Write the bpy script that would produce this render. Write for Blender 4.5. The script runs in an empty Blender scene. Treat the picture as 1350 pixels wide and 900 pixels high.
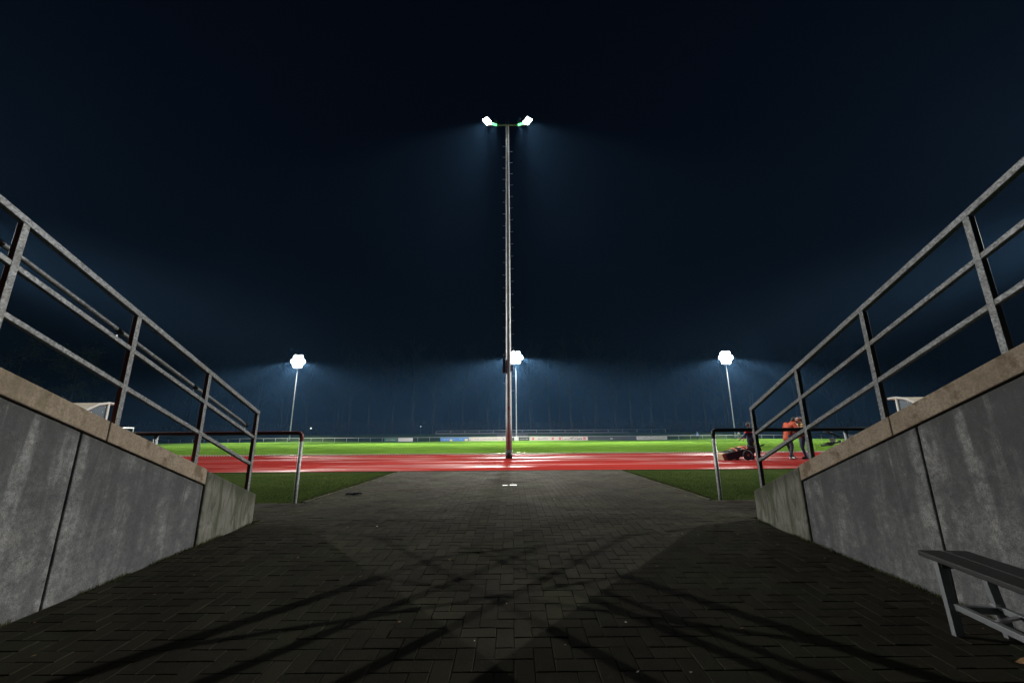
import bpy, bmesh, math, random
import numpy as np
from mathutils import Vector, Matrix, noise as mnoise

random.seed(7)
rng = np.random.default_rng(7)
R = math.radians
scene = bpy.context.scene
COL = scene.collection

# ------------------------------------------------------------------ helpers
class MB:
    """collects shapes into one mesh"""
    def __init__(s):
        s.v, s.f, s.mi, s.sm = [], [], [], []
    def add(s, vs, fs, mi=0, smooth=False):
        b = len(s.v)
        s.v.extend([tuple(p) for p in vs])
        for q in fs:
            s.f.append(tuple(b + i for i in q)); s.mi.append(mi); s.sm.append(smooth)
        return s
    def box(s, x0, x1, y0, y1, z0, z1, mi=0):
        vs = [(x, y, z) for z in (z0, z1) for y in (y0, y1) for x in (x0, x1)]
        fs = [(0, 2, 3, 1), (4, 5, 7, 6), (0, 1, 5, 4), (2, 6, 7, 3), (0, 4, 6, 2), (1, 3, 7, 5)]
        return s.add(vs, fs, mi)
    def bar(s, a, b, w, h, up=(0, 0, 1), mi=0, mis=None):
        """rectangular bar from a to b; w along side axis, h along the up axis"""
        a, b = Vector(a), Vector(b)
        d = (b - a).normalized(); u = Vector(up)
        sd = d.cross(u)
        if sd.length < 1e-5: sd = d.cross(Vector((0, 1, 0)))
        sd.normalize(); u = sd.cross(d).normalized()
        vs = []
        for p in (a, b):
            for (i, j) in ((-1, -1), (1, -1), (1, 1), (-1, 1)):
                vs.append(p + sd * (i * w / 2) + u * (j * h / 2))
        fs = [(0, 3, 2, 1), (4, 5, 6, 7), (0, 1, 5, 4), (1, 2, 6, 5), (2, 3, 7, 6), (3, 0, 4, 7)]
        b0 = len(s.v)
        s.v.extend([tuple(p) for p in vs])
        for k, q in enumerate(fs):
            s.f.append(tuple(b0 + i for i in q)); s.mi.append(mis[k] if mis else mi); s.sm.append(False)
        return s
    def tube(s, pts, rad, n=10, mi=0, cap=True):
        """round tube along a polyline; rad may be a list"""
        pts = [Vector(p) for p in pts]
        rad = rad if isinstance(rad, (list, tuple)) else [rad] * len(pts)
        vs, fs = [], []
        ref = None
        for i, p in enumerate(pts):
            d = (pts[min(i + 1, len(pts) - 1)] - pts[max(i - 1, 0)]).normalized()
            if ref is None:
                ref = d.orthogonal().normalized()
            ref = (ref - d * ref.dot(d))
            if ref.length < 1e-6: ref = d.orthogonal()
            ref.normalize(); o = d.cross(ref)
            for k in range(n):
                a = 2 * math.pi * k / n
                vs.append(p + (ref * math.cos(a) + o * math.sin(a)) * rad[i])
        for i in range(len(pts) - 1):
            for k in range(n):
                fs.append((i * n + k, i * n + (k + 1) % n, (i + 1) * n + (k + 1) % n, (i + 1) * n + k))
        s.add(vs, fs, mi, True)
        if cap:
            m = len(pts) - 1
            s.add(vs[:n], [tuple(range(n - 1, -1, -1))], mi)
            s.add(vs[m * n:], [tuple(range(n))], mi)
        return s
    def prism(s, prof, axis, a, b, mi=0, smooth=False):
        """extrude a closed 2-D profile along an axis ('x': profile is (y,z); 'y': (x,z))"""
        n = len(prof)
        def P(q, t): return (t, q[0], q[1]) if axis == 'x' else ((q[0], t, q[1]) if axis == 'y' else (q[0], q[1], t))
        vs = [P(q, a) for q in prof] + [P(q, b) for q in prof]
        fs = [(i, (i + 1) % n, n + (i + 1) % n, n + i) for i in range(n)]
        fs += [tuple(range(n - 1, -1, -1)), tuple(range(n, 2 * n))]
        return s.add(vs, fs, mi, smooth)
    def ball(s, c, r, seg=12, ring=8, mi=0):
        r = r if isinstance(r, (tuple, list)) else (r, r, r)
        vs = [(c[0], c[1], c[2] - r[2])]
        for i in range(1, ring):
            t = math.pi * i / ring - math.pi / 2
            for k in range(seg):
                a = 2 * math.pi * k / seg
                vs.append((c[0] + r[0] * math.cos(t) * math.cos(a), c[1] + r[1] * math.cos(t) * math.sin(a), c[2] + r[2] * math.sin(t)))
        vs.append((c[0], c[1], c[2] + r[2])); e = len(vs) - 1
        fs = [(0, 1 + (k + 1) % seg, 1 + k) for k in range(seg)]
        for i in range(ring - 2):
            for k in range(seg):
                a = 1 + i * seg
                fs.append((a + k, a + (k + 1) % seg, a + seg + (k + 1) % seg, a + seg + k))
        a = 1 + (ring - 2) * seg
        fs += [(a + k, a + (k + 1) % seg, e) for k in range(seg)]
        return s.add(vs, fs, mi, True)
    def build(s, name, mats, parent=None, bevel=0, fix=True):
        me = bpy.data.meshes.new(name)
        me.from_pydata(s.v, [], s.f)
        mats = mats if isinstance(mats, (list, tuple)) else [mats]
        for m in mats: me.materials.append(m)
        me.polygons.foreach_set('material_index', s.mi)
        me.polygons.foreach_set('use_smooth', s.sm)
        me.update()
        if fix:
            bm = bmesh.new(); bm.from_mesh(me)
            bmesh.ops.remove_doubles(bm, verts=bm.verts, dist=1e-5)
            bmesh.ops.recalc_face_normals(bm, faces=bm.faces)
            bm.to_mesh(me); bm.free()
        o = bpy.data.objects.new(name, me); COL.objects.link(o)
        if parent: o.parent = parent
        if bevel:
            b = o.modifiers.new('bevel', 'BEVEL'); b.width = bevel; b.segments = 2; b.limit_method = 'ANGLE'; b.angle_limit = R(35)
        return o

def tag(o, label=None, cat=None, group=None, kind=None):
    if label: o['label'] = label
    if cat: o['category'] = cat
    if group: o['group'] = group
    if kind: o['kind'] = kind
    return o
def empty(name, loc=(0, 0, 0), rz=0, label=None, cat=None, group=None):
    o = bpy.data.objects.new(name, None); COL.objects.link(o)
    o.location = loc; o.rotation_euler = (0, 0, rz); o.empty_display_size = .2
    return tag(o, label, cat, group)
def kids(o): return [c for c in bpy.data.objects if c.parent == o]
def copy_tree(o, parent=None):
    c = o.copy(); COL.objects.link(c)
    if parent: c.parent = parent
    for ch in kids(o): copy_tree(ch, c)
    return c
def copy_part(o, loc, parent=None):
    c = o.copy(); COL.objects.link(c); c.location = loc; c.parent = parent or o.parent
    return c

# ------------------------------------------------------------------ materials
class N:
    def __init__(s, name):
        s.m = bpy.data.materials.new(name); s.m.use_nodes = True
        s.t = s.m.node_tree; s.b = s.t.nodes['Principled BSDF']
        s.tc = s.t.nodes.new('ShaderNodeTexCoord')
    def new(s, ty, **kw):
        n = s.t.nodes.new(ty)
        for k, v in kw.items(): setattr(n, k, v)
        return n
    def link(s, a, b): s.t.links.new(a, b)
    def coord(s, scale=(1, 1, 1), which='Object'):
        mp = s.new('ShaderNodeMapping'); mp.inputs['Scale'].default_value = scale
        s.link(s.tc.outputs[which], mp.inputs['Vector']); return mp.outputs['Vector']
    def noise(s, vec, scale, detail=4, rough=.6, dist=0):
        n = s.new('ShaderNodeTexNoise'); n.inputs['Scale'].default_value = scale
        n.inputs['Detail'].default_value = detail; n.inputs['Roughness'].default_value = rough
        n.inputs['Distortion'].default_value = dist
        s.link(vec, n.inputs['Vector']); return n.outputs['Fac']
    def ramp(s, fac, stops):
        r = s.new('ShaderNodeValToRGB'); e = r.color_ramp.elements
        while len(e) < len(stops): e.new(.5)
        for k, (p, c) in enumerate(stops):
            e[k].position = p
            c = (c, c, c) if isinstance(c, (int, float)) else c
            e[k].color = (*c, 1)
        s.link(fac, r.inputs['Fac']); return r.outputs['Color']
    def mix(s, fac, a, b, mode='MIX'):
        m = s.new('ShaderNodeMix', data_type='RGBA', blend_type=mode)
        for i, v in ((0, fac), (6, a), (7, b)):
            if isinstance(v, (int, float)): m.inputs[i].default_value = v
            elif isinstance(v, tuple): m.inputs[i].default_value = (*v, 1)
            else: s.link(v, m.inputs[i])
        return m.outputs[2]
    def math(s, op, a, b=0.):
        m = s.new('ShaderNodeMath', operation=op)
        for i, v in ((0, a), (1, b)):
            if isinstance(v, (int, float)): m.inputs[i].default_value = v
            else: s.link(v, m.inputs[i])
        return m.outputs[0]
    def set(s, **kw):
        for k, v in kw.items():
            k = {'color': 'Base Color', 'rough': 'Roughness', 'metal': 'Metallic', 'spec': 'Specular IOR Level', 'emc': 'Emission Color', 'ems': 'Emission Strength', 'trans': 'Transmission Weight', 'alpha': 'Alpha'}[k]
            if isinstance(v, (int, float)): s.b.inputs[k].default_value = v
            elif isinstance(v, tuple): s.b.inputs[k].default_value = (*v, 1)
            else: s.link(v, s.b.inputs[k])
        return s
    def bump(s, h, strength=.3, dist=.01):
        b = s.new('ShaderNodeBump'); b.inputs['Strength'].default_value = strength; b.inputs['Distance'].default_value = dist
        s.link(h, b.inputs['Height']); s.link(b.outputs['Normal'], s.b.inputs['Normal']); return s

def flat(name, c, rough=.6, metal=0., var=.25, scale=8, spec=.5):
    n = N(name); v = n.coord()
    f = n.noise(v, scale, 5)
    col = n.mix(f, tuple(x * (1 - var) for x in c), tuple(min(1, x * (1 + var)) for x in c))
    n.set(color=col, rough=rough, metal=metal, spec=spec)
    return n.m

def mat_wall():
    n = N('board_concrete')
    big = n.noise(n.coord((1, 1, .8)), 1.5, 7, .62, .3)
    mid = n.noise(n.coord((1, 1, .7)), 5.5, 6, .66, .2)
    fine = n.noise(n.coord(), 38, 6, .75)
    grit = n.noise(n.coord(), 150, 3, .7)
    st1 = n.noise(n.coord((4.2, 4.2, .30)), 1.35, 4, .55, .5)
    st2 = n.noise(n.coord((11, 11, .45)), 1.1, 4, .6, .35)
    sx = n.new('ShaderNodeSeparateXYZ'); n.link(n.tc.outputs['Object'], sx.inputs[0])
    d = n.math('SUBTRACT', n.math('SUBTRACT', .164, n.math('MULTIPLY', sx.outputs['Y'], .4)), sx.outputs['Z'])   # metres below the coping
    c = n.ramp(big, [(.32, (.155, .168, .178)), (.5, (.265, .276, .283)), (.68, (.39, .395, .392))])
    c = n.mix(n.ramp(mid, [(.40, .75), (.54, 0.0)]), c, (.13, .14, .148))
    c = n.mix(n.ramp(mid, [(.58, 0.0), (.72, .5)]), c, (.45, .45, .44))
    run = n.math('MULTIPLY', n.ramp(st1, [(.42, 0.0), (.54, 1.0)]), n.ramp(d, [(.0, 1.0), (.45, .9), (1.2, .35)]))
    c = n.mix(n.math('MULTIPLY', run, .75), c, (.045, .050, .053))
    c = n.mix(n.math('MULTIPLY', n.ramp(st2, [(.60, 0.0), (.72, .75)]), n.ramp(d, [(.0, .9), (.6, .25)])), c, (.46, .465, .46))
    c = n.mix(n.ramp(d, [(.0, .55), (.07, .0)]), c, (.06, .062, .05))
    mott = n.noise(n.coord((1, 1, .8)), 17, 7, .78, .3)
    blot = n.noise(n.coord((1, 1, .75)), 2.3, 6, .6, .6)
    c = n.mix(n.ramp(blot, [(.50, 0.0), (.62, .72)]), c, (.085, .092, .098))
    c = n.mix(n.ramp(mott, [(.36, .65), (.54, 0.0)]), c, (.07, .075, .08))
    c = n.mix(n.ramp(mott, [(.58, 0.0), (.74, .4)]), c, (.43, .435, .43))
    c = n.mix(n.ramp(fine, [(.3, .7), (.62, 0.0)]), c, (.07, .073, .076))
    c = n.mix(n.ramp(grit, [(.36, .6), (.58, 0.0)]), c, (.05, .05, .052))
    pits = n.new('ShaderNodeTexVoronoi'); pits.inputs['Scale'].default_value = 17; n.link(n.coord(), pits.inputs['Vector'])
    c = n.mix(n.ramp(pits.outputs['Distance'], [(.05, .85), (.11, 0.0)]), c, (.05, .052, .055))
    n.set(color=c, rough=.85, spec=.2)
    n.bump(n.math('ADD', fine, n.math('MULTIPLY', grit, .5)), .55, .006)
    return n.m
def mat_cap():
    n = N('sandy_concrete')
    big = n.noise(n.coord(), 2.4, 6, .65)
    spots = n.noise(n.coord(), 6.5, 5, .6)
    st = n.noise(n.coord((9, 9, 1.2)), 1.8, 4, .6)
    pits = n.new('ShaderNodeTexVoronoi'); pits.inputs['Scale'].default_value = 26; n.link(n.coord(), pits.inputs['Vector'])
    fine = n.noise(n.coord(), 60, 5, .7)
    c = n.ramp(big, [(.28, (.20, .16, .118)), (.52, (.30, .247, .19)), (.76, (.39, .33, .26))])
    c = n.mix(n.ramp(spots, [(.53, 0.0), (.62, .85)]), c, (.125, .085, .052))
    c = n.mix(n.ramp(st, [(.50, 0.0), (.68, .6)]), c, (.17, .15, .095))
    c = n.mix(n.ramp(pits.outputs['Distance'], [(.03, .8), (.09, 0.0)]), c, (.12, .09, .06))
    c = n.mix(n.ramp(fine, [(.34, .65), (.58, 0.0)]), c, (.12, .098, .072))
    n.set(color=c, rough=.85, spec=.3); n.bump(fine, .4, .005)
    return n.m
def mat_endblock():
    n = N('mossy_concrete')
    big = n.noise(n.coord(), 2.2, 6, .65)
    st = n.noise(n.coord((7, 7, 1.6)), 1.5, 6, .68, .6)
    blot = n.noise(n.coord((1, 1, .6)), 9, 6, .65, .3)
    fine = n.noise(n.coord(), 60, 5, .7)
    c = n.ramp(big, [(.3, (.10, .104, .088)), (.55, (.17, .17, .152)), (.75, (.25, .25, .228))])
    c = n.mix(n.ramp(st, [(.44, 0.0), (.60, .9)]), c, (.048, .054, .030))
    c = n.mix(n.ramp(blot, [(.58, 0.0), (.68, .8)]), c, (.05, .052, .036))
    sx = n.new('ShaderNodeSeparateXYZ'); n.link(n.tc.outputs['Object'], sx.inputs[0])
    d = n.math('SUBTRACT', n.math('SUBTRACT', .322, n.math('MULTIPLY', sx.outputs['Y'], .4)), sx.outputs['Z'])   # metres below the top edge
    c = n.mix(n.math('MULTIPLY', n.ramp(d, [(.0, 1.0), (.05, .8), (.17, 0.0)]), n.ramp(st, [(.30, .5), (.55, 1.0)])), c, (.035, .040, .020))
    c = n.mix(n.ramp(fine, [(.3, .35), (.6, 0.0)]), c, (.1, .1, .085))
    n.set(color=c, rough=.85, spec=.3); n.bump(fine, .4, .005)
    return n.m
def mat_galv(name='galvanised_steel', base=.175, metal=.5, tint=(.95, 1.02, 1.08)):
    n = N(name)
    v = n.new('ShaderNodeTexVoronoi'); v.inputs['Scale'].default_value = 95; n.link(n.coord(), v.inputs['Vector'])
    f = n.noise(n.coord(), 30, 5, .7); g = n.noise(n.coord(), 5, 4, .6)
    c = n.ramp(v.outputs['Color'], [(.15, tuple(base * .45 * t for t in tint)), (.85, tuple(base * 1.5 * t for t in tint))])
    c = n.mix(n.ramp(f, [(.62, 0.0), (.72, .8)]), c, (.52, .53, .53))
    c = n.mix(n.ramp(g, [(.45, 0.0), (.75, .55)]), c, (.16, .15, .14))
    n.set(color=c, rough=n.ramp(f, [(.3, .42), (.7, .7)]), metal=metal)
    n.bump(f, .25, .003)
    return n.m
def mat_brick():
    n = N('clay_paver')
    a = n.new('ShaderNodeAttribute'); a.attribute_name = 'tone'
    fine = n.noise(n.coord(), 55, 5, .75); big = n.noise(n.coord(), .9, 5, .65)
    grit = n.noise(n.coord(), 240, 2, .6)
    c = n.ramp(a.outputs['Fac'], [(0, (.012, .0108, .0078)), (.5, (.022, .0195, .0136)), (1, (.038, .0338, .0228))])
    c = n.mix(n.ramp(big, [(.42, 0.0), (.68, .6)]), c, (.055, .062, .036))
    c = n.mix(n.ramp(fine, [(.35, .6), (.65, 0.0)]), c, (.035, .034, .03))
    c = n.mix(n.ramp(grit, [(.62, 0.0), (.75, .5)]), c, (.2, .19, .165))
    wet = n.noise(n.coord(), 1.7, 4, .6)
    n.set(color=c, rough=n.ramp(wet, [(.35, .8), (.65, .98)]), spec=.02)
    n.bump(n.math('ADD', fine, n.math('MULTIPLY', grit, .5)), .6, .004)
    return n.m
def mat_joint():
    n = N('joint_sand'); f = n.noise(n.coord(), 3, 6, .7); g = n.noise(n.coord(), 40, 4, .7)
    c = n.ramp(f, [(.35, (.03, .028, .022)), (.55, (.05, .05, .028)), (.7, (.095, .085, .04))])
    n.set(color=c, rough=.95, spec=.1); n.bump(g, .7, .006); return n.m
def mat_track():
    n = N('tartan_rubber')
    f = n.noise(n.coord(), 1.1, 5, .6); g = n.noise(n.coord(), 260, 2, .6)
    streak = n.noise(n.coord((.12, 1.6, 1)), 1.0, 6, .68, .3)
    fine = n.noise(n.coord((.5, 5, 1)), 1.4, 5, .7)
    c = n.ramp(streak, [(.32, (.12, .013, .012)), (.6, (.205, .019, .015)), (.78, (.26, .034, .026))])
    c = n.mix(n.ramp(fine, [(.35, .45), (.6, 0.0)]), c, (.15, .022, .018))
    pud = n.noise(n.coord((.22, 1.1, 1)), .55, 4, .6, .3)
    n.set(color=c, rough=n.ramp(n.math('ADD', n.math('MULTIPLY', pud, .75), n.math('MULTIPLY', streak, .25)), [(.34, .30), (.43, .6), (.62, .75)]), spec=n.ramp(n.math('ADD', n.math('MULTIPLY', pud, .75), n.math('MULTIPLY', streak, .25)), [(.36, .32), (.46, .01), (.50, 0.0)]))
    n.bump(g, .35, .002)
    return n.m
def mat_grass(name, lo, mid, hi, sc=1.0):
    n = N(name)
    f = n.noise(n.coord(), .35 * sc, 6, .65); g = n.noise(n.coord(), 6 * sc, 5, .75); h = n.noise(n.coord(), 30, 4, .8)
    m = n.math('ADD', n.math('MULTIPLY', f, .5), n.math('MULTIPLY', g, .5))
    c = n.ramp(m, [(.36, lo), (.5, mid), (.64, hi)])
    n.set(color=c, rough=1, spec=0)
    n.bump(n.math('ADD', g, h), .9, .05)
    return n.m
def mat_emit(name, c, s):
    n = N(name); n.set(color=(.8, .8, .8), emc=c, ems=s)
    n.m.cycles.emission_sampling = 'NONE'
    return n.m
def mat_panel():
    n = N('smoked_polycarbonate'); f = n.noise(n.coord(), 40, 3)
    n.set(color=n.mix(f, (.05, .075, .10), (.10, .13, .16)), rough=.25, alpha=.72); return n.m

M = dict(
    wall=mat_wall(), cap=mat_cap(), endb=mat_endblock(), galv=mat_galv(), mast=mat_galv('mast_steel', .36, .85),
    postgalv=mat_galv('pale_galvanised', .55, .3), brick=mat_brick(), joint=mat_joint(), track=mat_track(),
    pitch=mat_grass('pitch_turf', (.036, .082, .008), (.072, .146, .016), (.118, .208, .032)),
    lawn=mat_grass('rough_lawn', (.022, .036, .010), (.036, .055, .016), (.055, .072, .022), 2),
    dirt=mat_grass('bank_turf', (.02, .036, .012), (.03, .052, .017), (.044, .064, .022)),
    blade=mat_grass('grass_blade', (.024, .042, .007), (.042, .076, .010), (.078, .100, .020), 2.2),
    tuft=flat('joint_weed', (.055, .06, .02), .8, 0, .6, 6, .1),
    redrail=flat('rust_red_paint', (.15, .035, .028), .45, .1, .3, 20),
    black=flat('black_steel', (.022, .023, .024), .4, .3, .3, 20),
    darkrub=flat('black_rubber', (.018, .018, .018), .6, 0, .3, 30),
    white=flat('white_paint', (.72, .72, .70), .45, 0, .08, 5), greywhite=flat('aged_white_paint', (.40, .40, .38), .5, 0, .15, 5),
    kerb=flat('white_aluminium', (.7, .7, .68), .4, .2, .1, 5),
    shell=flat('cream_fibreglass', (.40, .36, .29), .35, 0, .12, 4),
    panel=mat_panel(),
    seat=flat('charcoal_slats', (.022, .0225, .024), .55, 0, .4, 14),
    legs=flat('grey_bench_steel', (.22, .235, .25), .45, .4, .25, 25),
    bark=flat('tree_bark', (.030, .028, .026), .95, 0, .35, 3, .1),
    twig=flat('tree_twigs', (.024, .021, .020), .95, 0, .3, 3, .1),
    needle=flat('evergreen_leaf', (.018, .026, .014), .9, 0, .4, 2),
    skin=flat('skin', (.50, .28, .2), .55, 0, .1, 10),
    orange=flat('orange_jacket', (.42, .065, .022), .7, 0, .3, 9),
    navy=flat('navy_fabric', (.022, .032, .075), .75, 0, .35, 12),
    darknavy=flat('dark_navy_fabric', (.012, .015, .028), .8, 0, .3, 12),
    red=flat('red_fabric', (.55, .02, .02), .7, 0, .15, 12),
    khaki=flat('khaki_fabric', (.30, .22, .13), .8, 0, .2, 12),
    denim=flat('blue_denim', (.05, .10, .21), .8, 0, .4, 14),
    hair=flat('dark_hair', (.015, .012, .01), .6, 0, .3, 40),
    shoe=flat('dark_shoe', (.015, .016, .02), .5, 0, .3, 20),
    paleshoe=flat('pale_shoe', (.5, .5, .5), .5, 0, .15, 20),
    eye=flat('eye_dark', (.01, .01, .01), .2),
    cart=flat('dark_brown_planks', (.028, .018, .016), .6, 0, .45, 6),
    tarp=flat('black_tarp', (.018, .016, .016), .45, 0, .4, 12),
    strap=flat('orange_strap', (.55, .10, .04), .6, 0, .15, 20),
    ply=flat('raw_plywood', (.40, .29, .19), .75, 0, .2, 8),
    rim=flat('wheel_rim', (.05, .04, .04), .4, .3, .2, 20),
    silver=flat('bright_metal', (.62, .63, .65), .25, .9, .1, 30),
    bottle=flat('green_glass', (.02, .10, .04), .1, 0, .2, 10),
    pale=flat('pale_leaf', (.55, .52, .45), .7, 0, .2, 10),
    brown=flat('fallen_leaf', (.20, .11, .04), .7, 0, .4, 10),
    cloth=flat('dark_knit', (.012, .013, .018), .9, 0, .3, 30),
    bblue=flat('banner_blue', (.06, .17, .42), .55, 0, .15, 2), bgreen=flat('banner_green', (.04, .12, .085), .55, 0, .25, 2),
    bwhite=flat('banner_white', (.52, .51, .51), .55, 0, .06, 1.5), bgrey=flat('banner_grey', (.035, .036, .038), .6, 0, .3, 1.5),
    byel=flat('banner_yellow', (.60, .50, .22), .55, 0, .1, 2), bpink=flat('banner_pale_pink', (.48, .42, .41), .55, 0, .08, 1.5),
    bink=flat('banner_ink', (.05, .05, .06), .6, 0, .2, 3), bred=flat('banner_red', (.45, .12, .10), .6, 0, .2, 3),
    galvfar=flat('fence_tube', (.38, .39, .38), .5, .3, .2, 3),
    lamp=mat_emit('lamp_lens', (1.0, .98, .93), 60), green=mat_emit('green_flare_glow', (.06, 1.0, .30), 2.0), dim=mat_emit('path_lamp_glass', (1, .93, .8), 1.2),
    sticker=flat('red_sticker', (.4, .03, .03), .5),
)
def striped():
    n = N('yellow_black_stripes'); w = n.new('ShaderNodeTexWave', wave_type='BANDS', bands_direction='Z')
    w.inputs['Scale'].default_value = 3.6; w.inputs['Distortion'].default_value = .6; n.link(n.coord(), w.inputs['Vector'])
    n.set(color=n.ramp(w.outputs['Fac'], [(.42, (.02, .018, .015)), (.52, (.55, .36, .13))]), rough=.8); return n.m
M['stripe'] = striped()

# ------------------------------------------------------------------ places (metres; camera stands over x=0, y=0)
XL, XR = -3.15, 2.95           # inner faces of the two retaining walls
YW = 5.18                      # end of the walls
TR0, TR1 = 12.16, 22.5         # running track
FY = 76.0                      # far fence
def ramp_z(y): return -.045 * (5.3 - y) if y < 5.3 else 0.
def bank_z(x, y):
    if y < 5.2: return min(.4 * (5.2 - y), 2.9)
    if y > 80.5:
        t = min(1, (y - 80.5) / 4.5); return 1.42 * t * t * (3 - 2 * t)
    return 0.
def wall_top(y): return .67 - .40 * (y - 4.31)

# ------------------------------------------------------------------ ground
def build_ground():
    xs = [-290, -180, -120, -80, -60, -45, -30, -20, -14, -10, -8, -6, -5, -4.2, -3.6, -3.34, -3.24, -1.5, 0, 1.5, 3.04, 3.14, 3.4, 4, 5, 6, 8, 10, 14, 20, 30, 45, 60, 80, 120, 180, 290]
    ys = [-290, -120, -60, -30, -14, -8, -5, -3.2, -2.05] + [-1.5 + .5 * i for i in range(14)] + [5.2, 5.3, 6, 6.6, 8, 10, 12, 15, 22, 30, 45, 60, 72, 80.5, 81.2, 82, 83, 84, 85, 88, 92, 100, 115, 130, 170, 290]
    mb = MB(); vs, fs = [], []
    for y in ys:
        for x in xs:
            inside = -3.3 < x < 3.1
            z = (max(ramp_z(y), -.8) - .045) if inside else bank_z(x, y) - .03
            if not inside and y < 4.6 and abs(x) > 3.5: z += .05 * mnoise.noise(Vector((x * .7, y * .7, 0)))
            vs.append((x, y, z))
    w = len(xs)
    for j in range(len(ys) - 1):
        for i in range(w - 1):
            fs.append((j * w + i, j * w + i + 1, (j + 1) * w + i + 1, (j + 1) * w + i))
    mb.add(vs, fs, 0, False)
    tag(mb.build('ground', M['dirt'], fix=False), kind='structure')
build_ground()

def sheet(name, mat, x0, x1, y0, y1, z, sx=None, sy=None):
    mb = MB(); sx = sx or (x1 - x0); sy = sy or (y1 - y0)
    nx, ny = max(1, round((x1 - x0) / sx)), max(1, round((y1 - y0) / sy))
    vs = [(x0 + (x1 - x0) * i / nx, y0 + (y1 - y0) * j / ny, z) for j in range(ny + 1) for i in range(nx + 1)]
    fs = [(j * (nx + 1) + i, j * (nx + 1) + i + 1, (j + 1) * (nx + 1) + i + 1, (j + 1) * (nx + 1) + i) for j in range(ny) for i in range(nx)]
    mb.add(vs, fs)
    return tag(mb.build(name, mat, fix=False), kind='structure')
sheet('running_track', M['track'], -140, 140, TR0, TR1, .0)
sheet('pitch', M['pitch'], -75, 75, TR1 + .06, 75.2, .012)
sheet('lawn', M['lawn'], -60, -3.32, 6.66, TR0 - .02, -.012)
sheet('lawn', M['lawn'], 3.12, 60, 6.66, TR0 - .02, -.012)

# pavement: joint bed + herringbone clay pavers
def build_pavement():
    mb = MB()
    def bed(x0, x1, ys):
        vs, fs = [], []
        for y in ys: vs += [(x0, y, ramp_z(y) - .007), (x1, y, ramp_z(y) - .007)]
        for k in range(len(ys) - 1): fs.append((2 * k, 2 * k + 1, 2 * k + 3, 2 * k + 2))
        mb.add(vs, fs)
    bed(XL, XR, [-9, -4, -1, 0, 1, 2, 3, 4, 5, 5.3, TR0 - .06])
    bed(-16, XL - .27, [5.3, 6.62]); bed(XR + .27, 16, [5.3, 6.62])
    bed(XL - .27, XL, [5.3, 6.62]); bed(XR, XR + .27, [5.3, 6.62])
    tag(mb.build('pavement', M['joint'], fix=False), kind='structure')
    b, g, ch = .104, .0035, .003
    vs, fs, tone = [], [], []
    def brick(x0, x1, y0, y1):
        x0 += g / 2; x1 -= g / 2; y0 += g / 2; y1 -= g / 2
        cx, cy = (x0 + x1) / 2, (y0 + y1) / 2
        dz = random.gauss(0, .0009); tx, ty = random.gauss(0, .0055), random.gauss(0, .0055); an = random.gauss(0, .008)
        t = min(1, max(0, random.gauss(.5, .22)))
        base = len(vs); ca, sa = math.cos(an), math.sin(an)
        for (ins, h) in ((0, -.03), (0, -ch), (ch, 0)):
            for (px, py) in ((x0 + ins, y0 + ins), (x1 - ins, y0 + ins), (x1 - ins, y1 - ins), (x0 + ins, y1 - ins)):
                dx, dy = px - cx, py - cy
                X, Y = cx + dx * ca - dy * sa, cy + dx * sa + dy * ca
                vs.append((X, Y, ramp_z(Y) + h + dz + tx * dx + ty * dy))
        for r in (0, 4):
            for k in range(4): fs.append((base + r + k, base + r + (k + 1) % 4, base + r + 4 + (k + 1) % 4, base + r + 4 + k))
        fs.append((base + 8, base + 9, base + 10, base + 11))
        tone.extend([t] * 9)
    def zone(x0, x1, y0, y1):
        for i in range(math.floor(x0 / b) - 2, math.ceil(x1 / b) + 2):
            for j in range(math.floor(y0 / b) - 2, math.ceil(y1 / b) + 2):
                k = (i - j) % 4
                if k == 0: a = (i * b, (i + 2) * b, j * b, (j + 1) * b)
                elif k == 3: a = (i * b, (i + 1) * b, j * b, (j + 2) * b)
                else: continue
                q = (max(a[0], x0), min(a[1], x1), max(a[2], y0), min(a[3], y1))
                if q[1] - q[0] > .03 and q[3] - q[2] > .03: brick(*q)
    zone(XL + .02, XR - .02, -.6, 5.26)
    zone(XL - .1, XR + .1, 5.26, TR0 - .12)
    zone(-9, XL - .1, 5.36, 6.56); zone(XR + .1, 9, 5.36, 6.56)
    # concrete edging stones along the lawns and the track are part of the paving
    me = bpy.data.meshes.new('pavers'); me.from_pydata(vs, [], fs); me.materials.append(M['brick'])
    at = me.attributes.new('tone', 'FLOAT', 'FACE'); at.data.foreach_set('value', tone); me.update()
    o = bpy.data.objects.new('paver_surface', me); COL.objects.link(o); tag(o, kind='structure')
    kb = MB()
    for x in (XL - .14, XR + .14):
        y = 6.66
        while y < TR0 - .1:
            kb.box(x - .03, x + .03, y, min(y + .99, TR0 - .06), -.04, .003 + random.gauss(0, .002)); y += 1.0
    kb.box(-40, 40, TR0 - .05, TR0 - .002, -.04, .006)
    tag(kb.build('edging_kerb', M['joint'], bevel=.004), kind='structure')
build_pavement()

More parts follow.
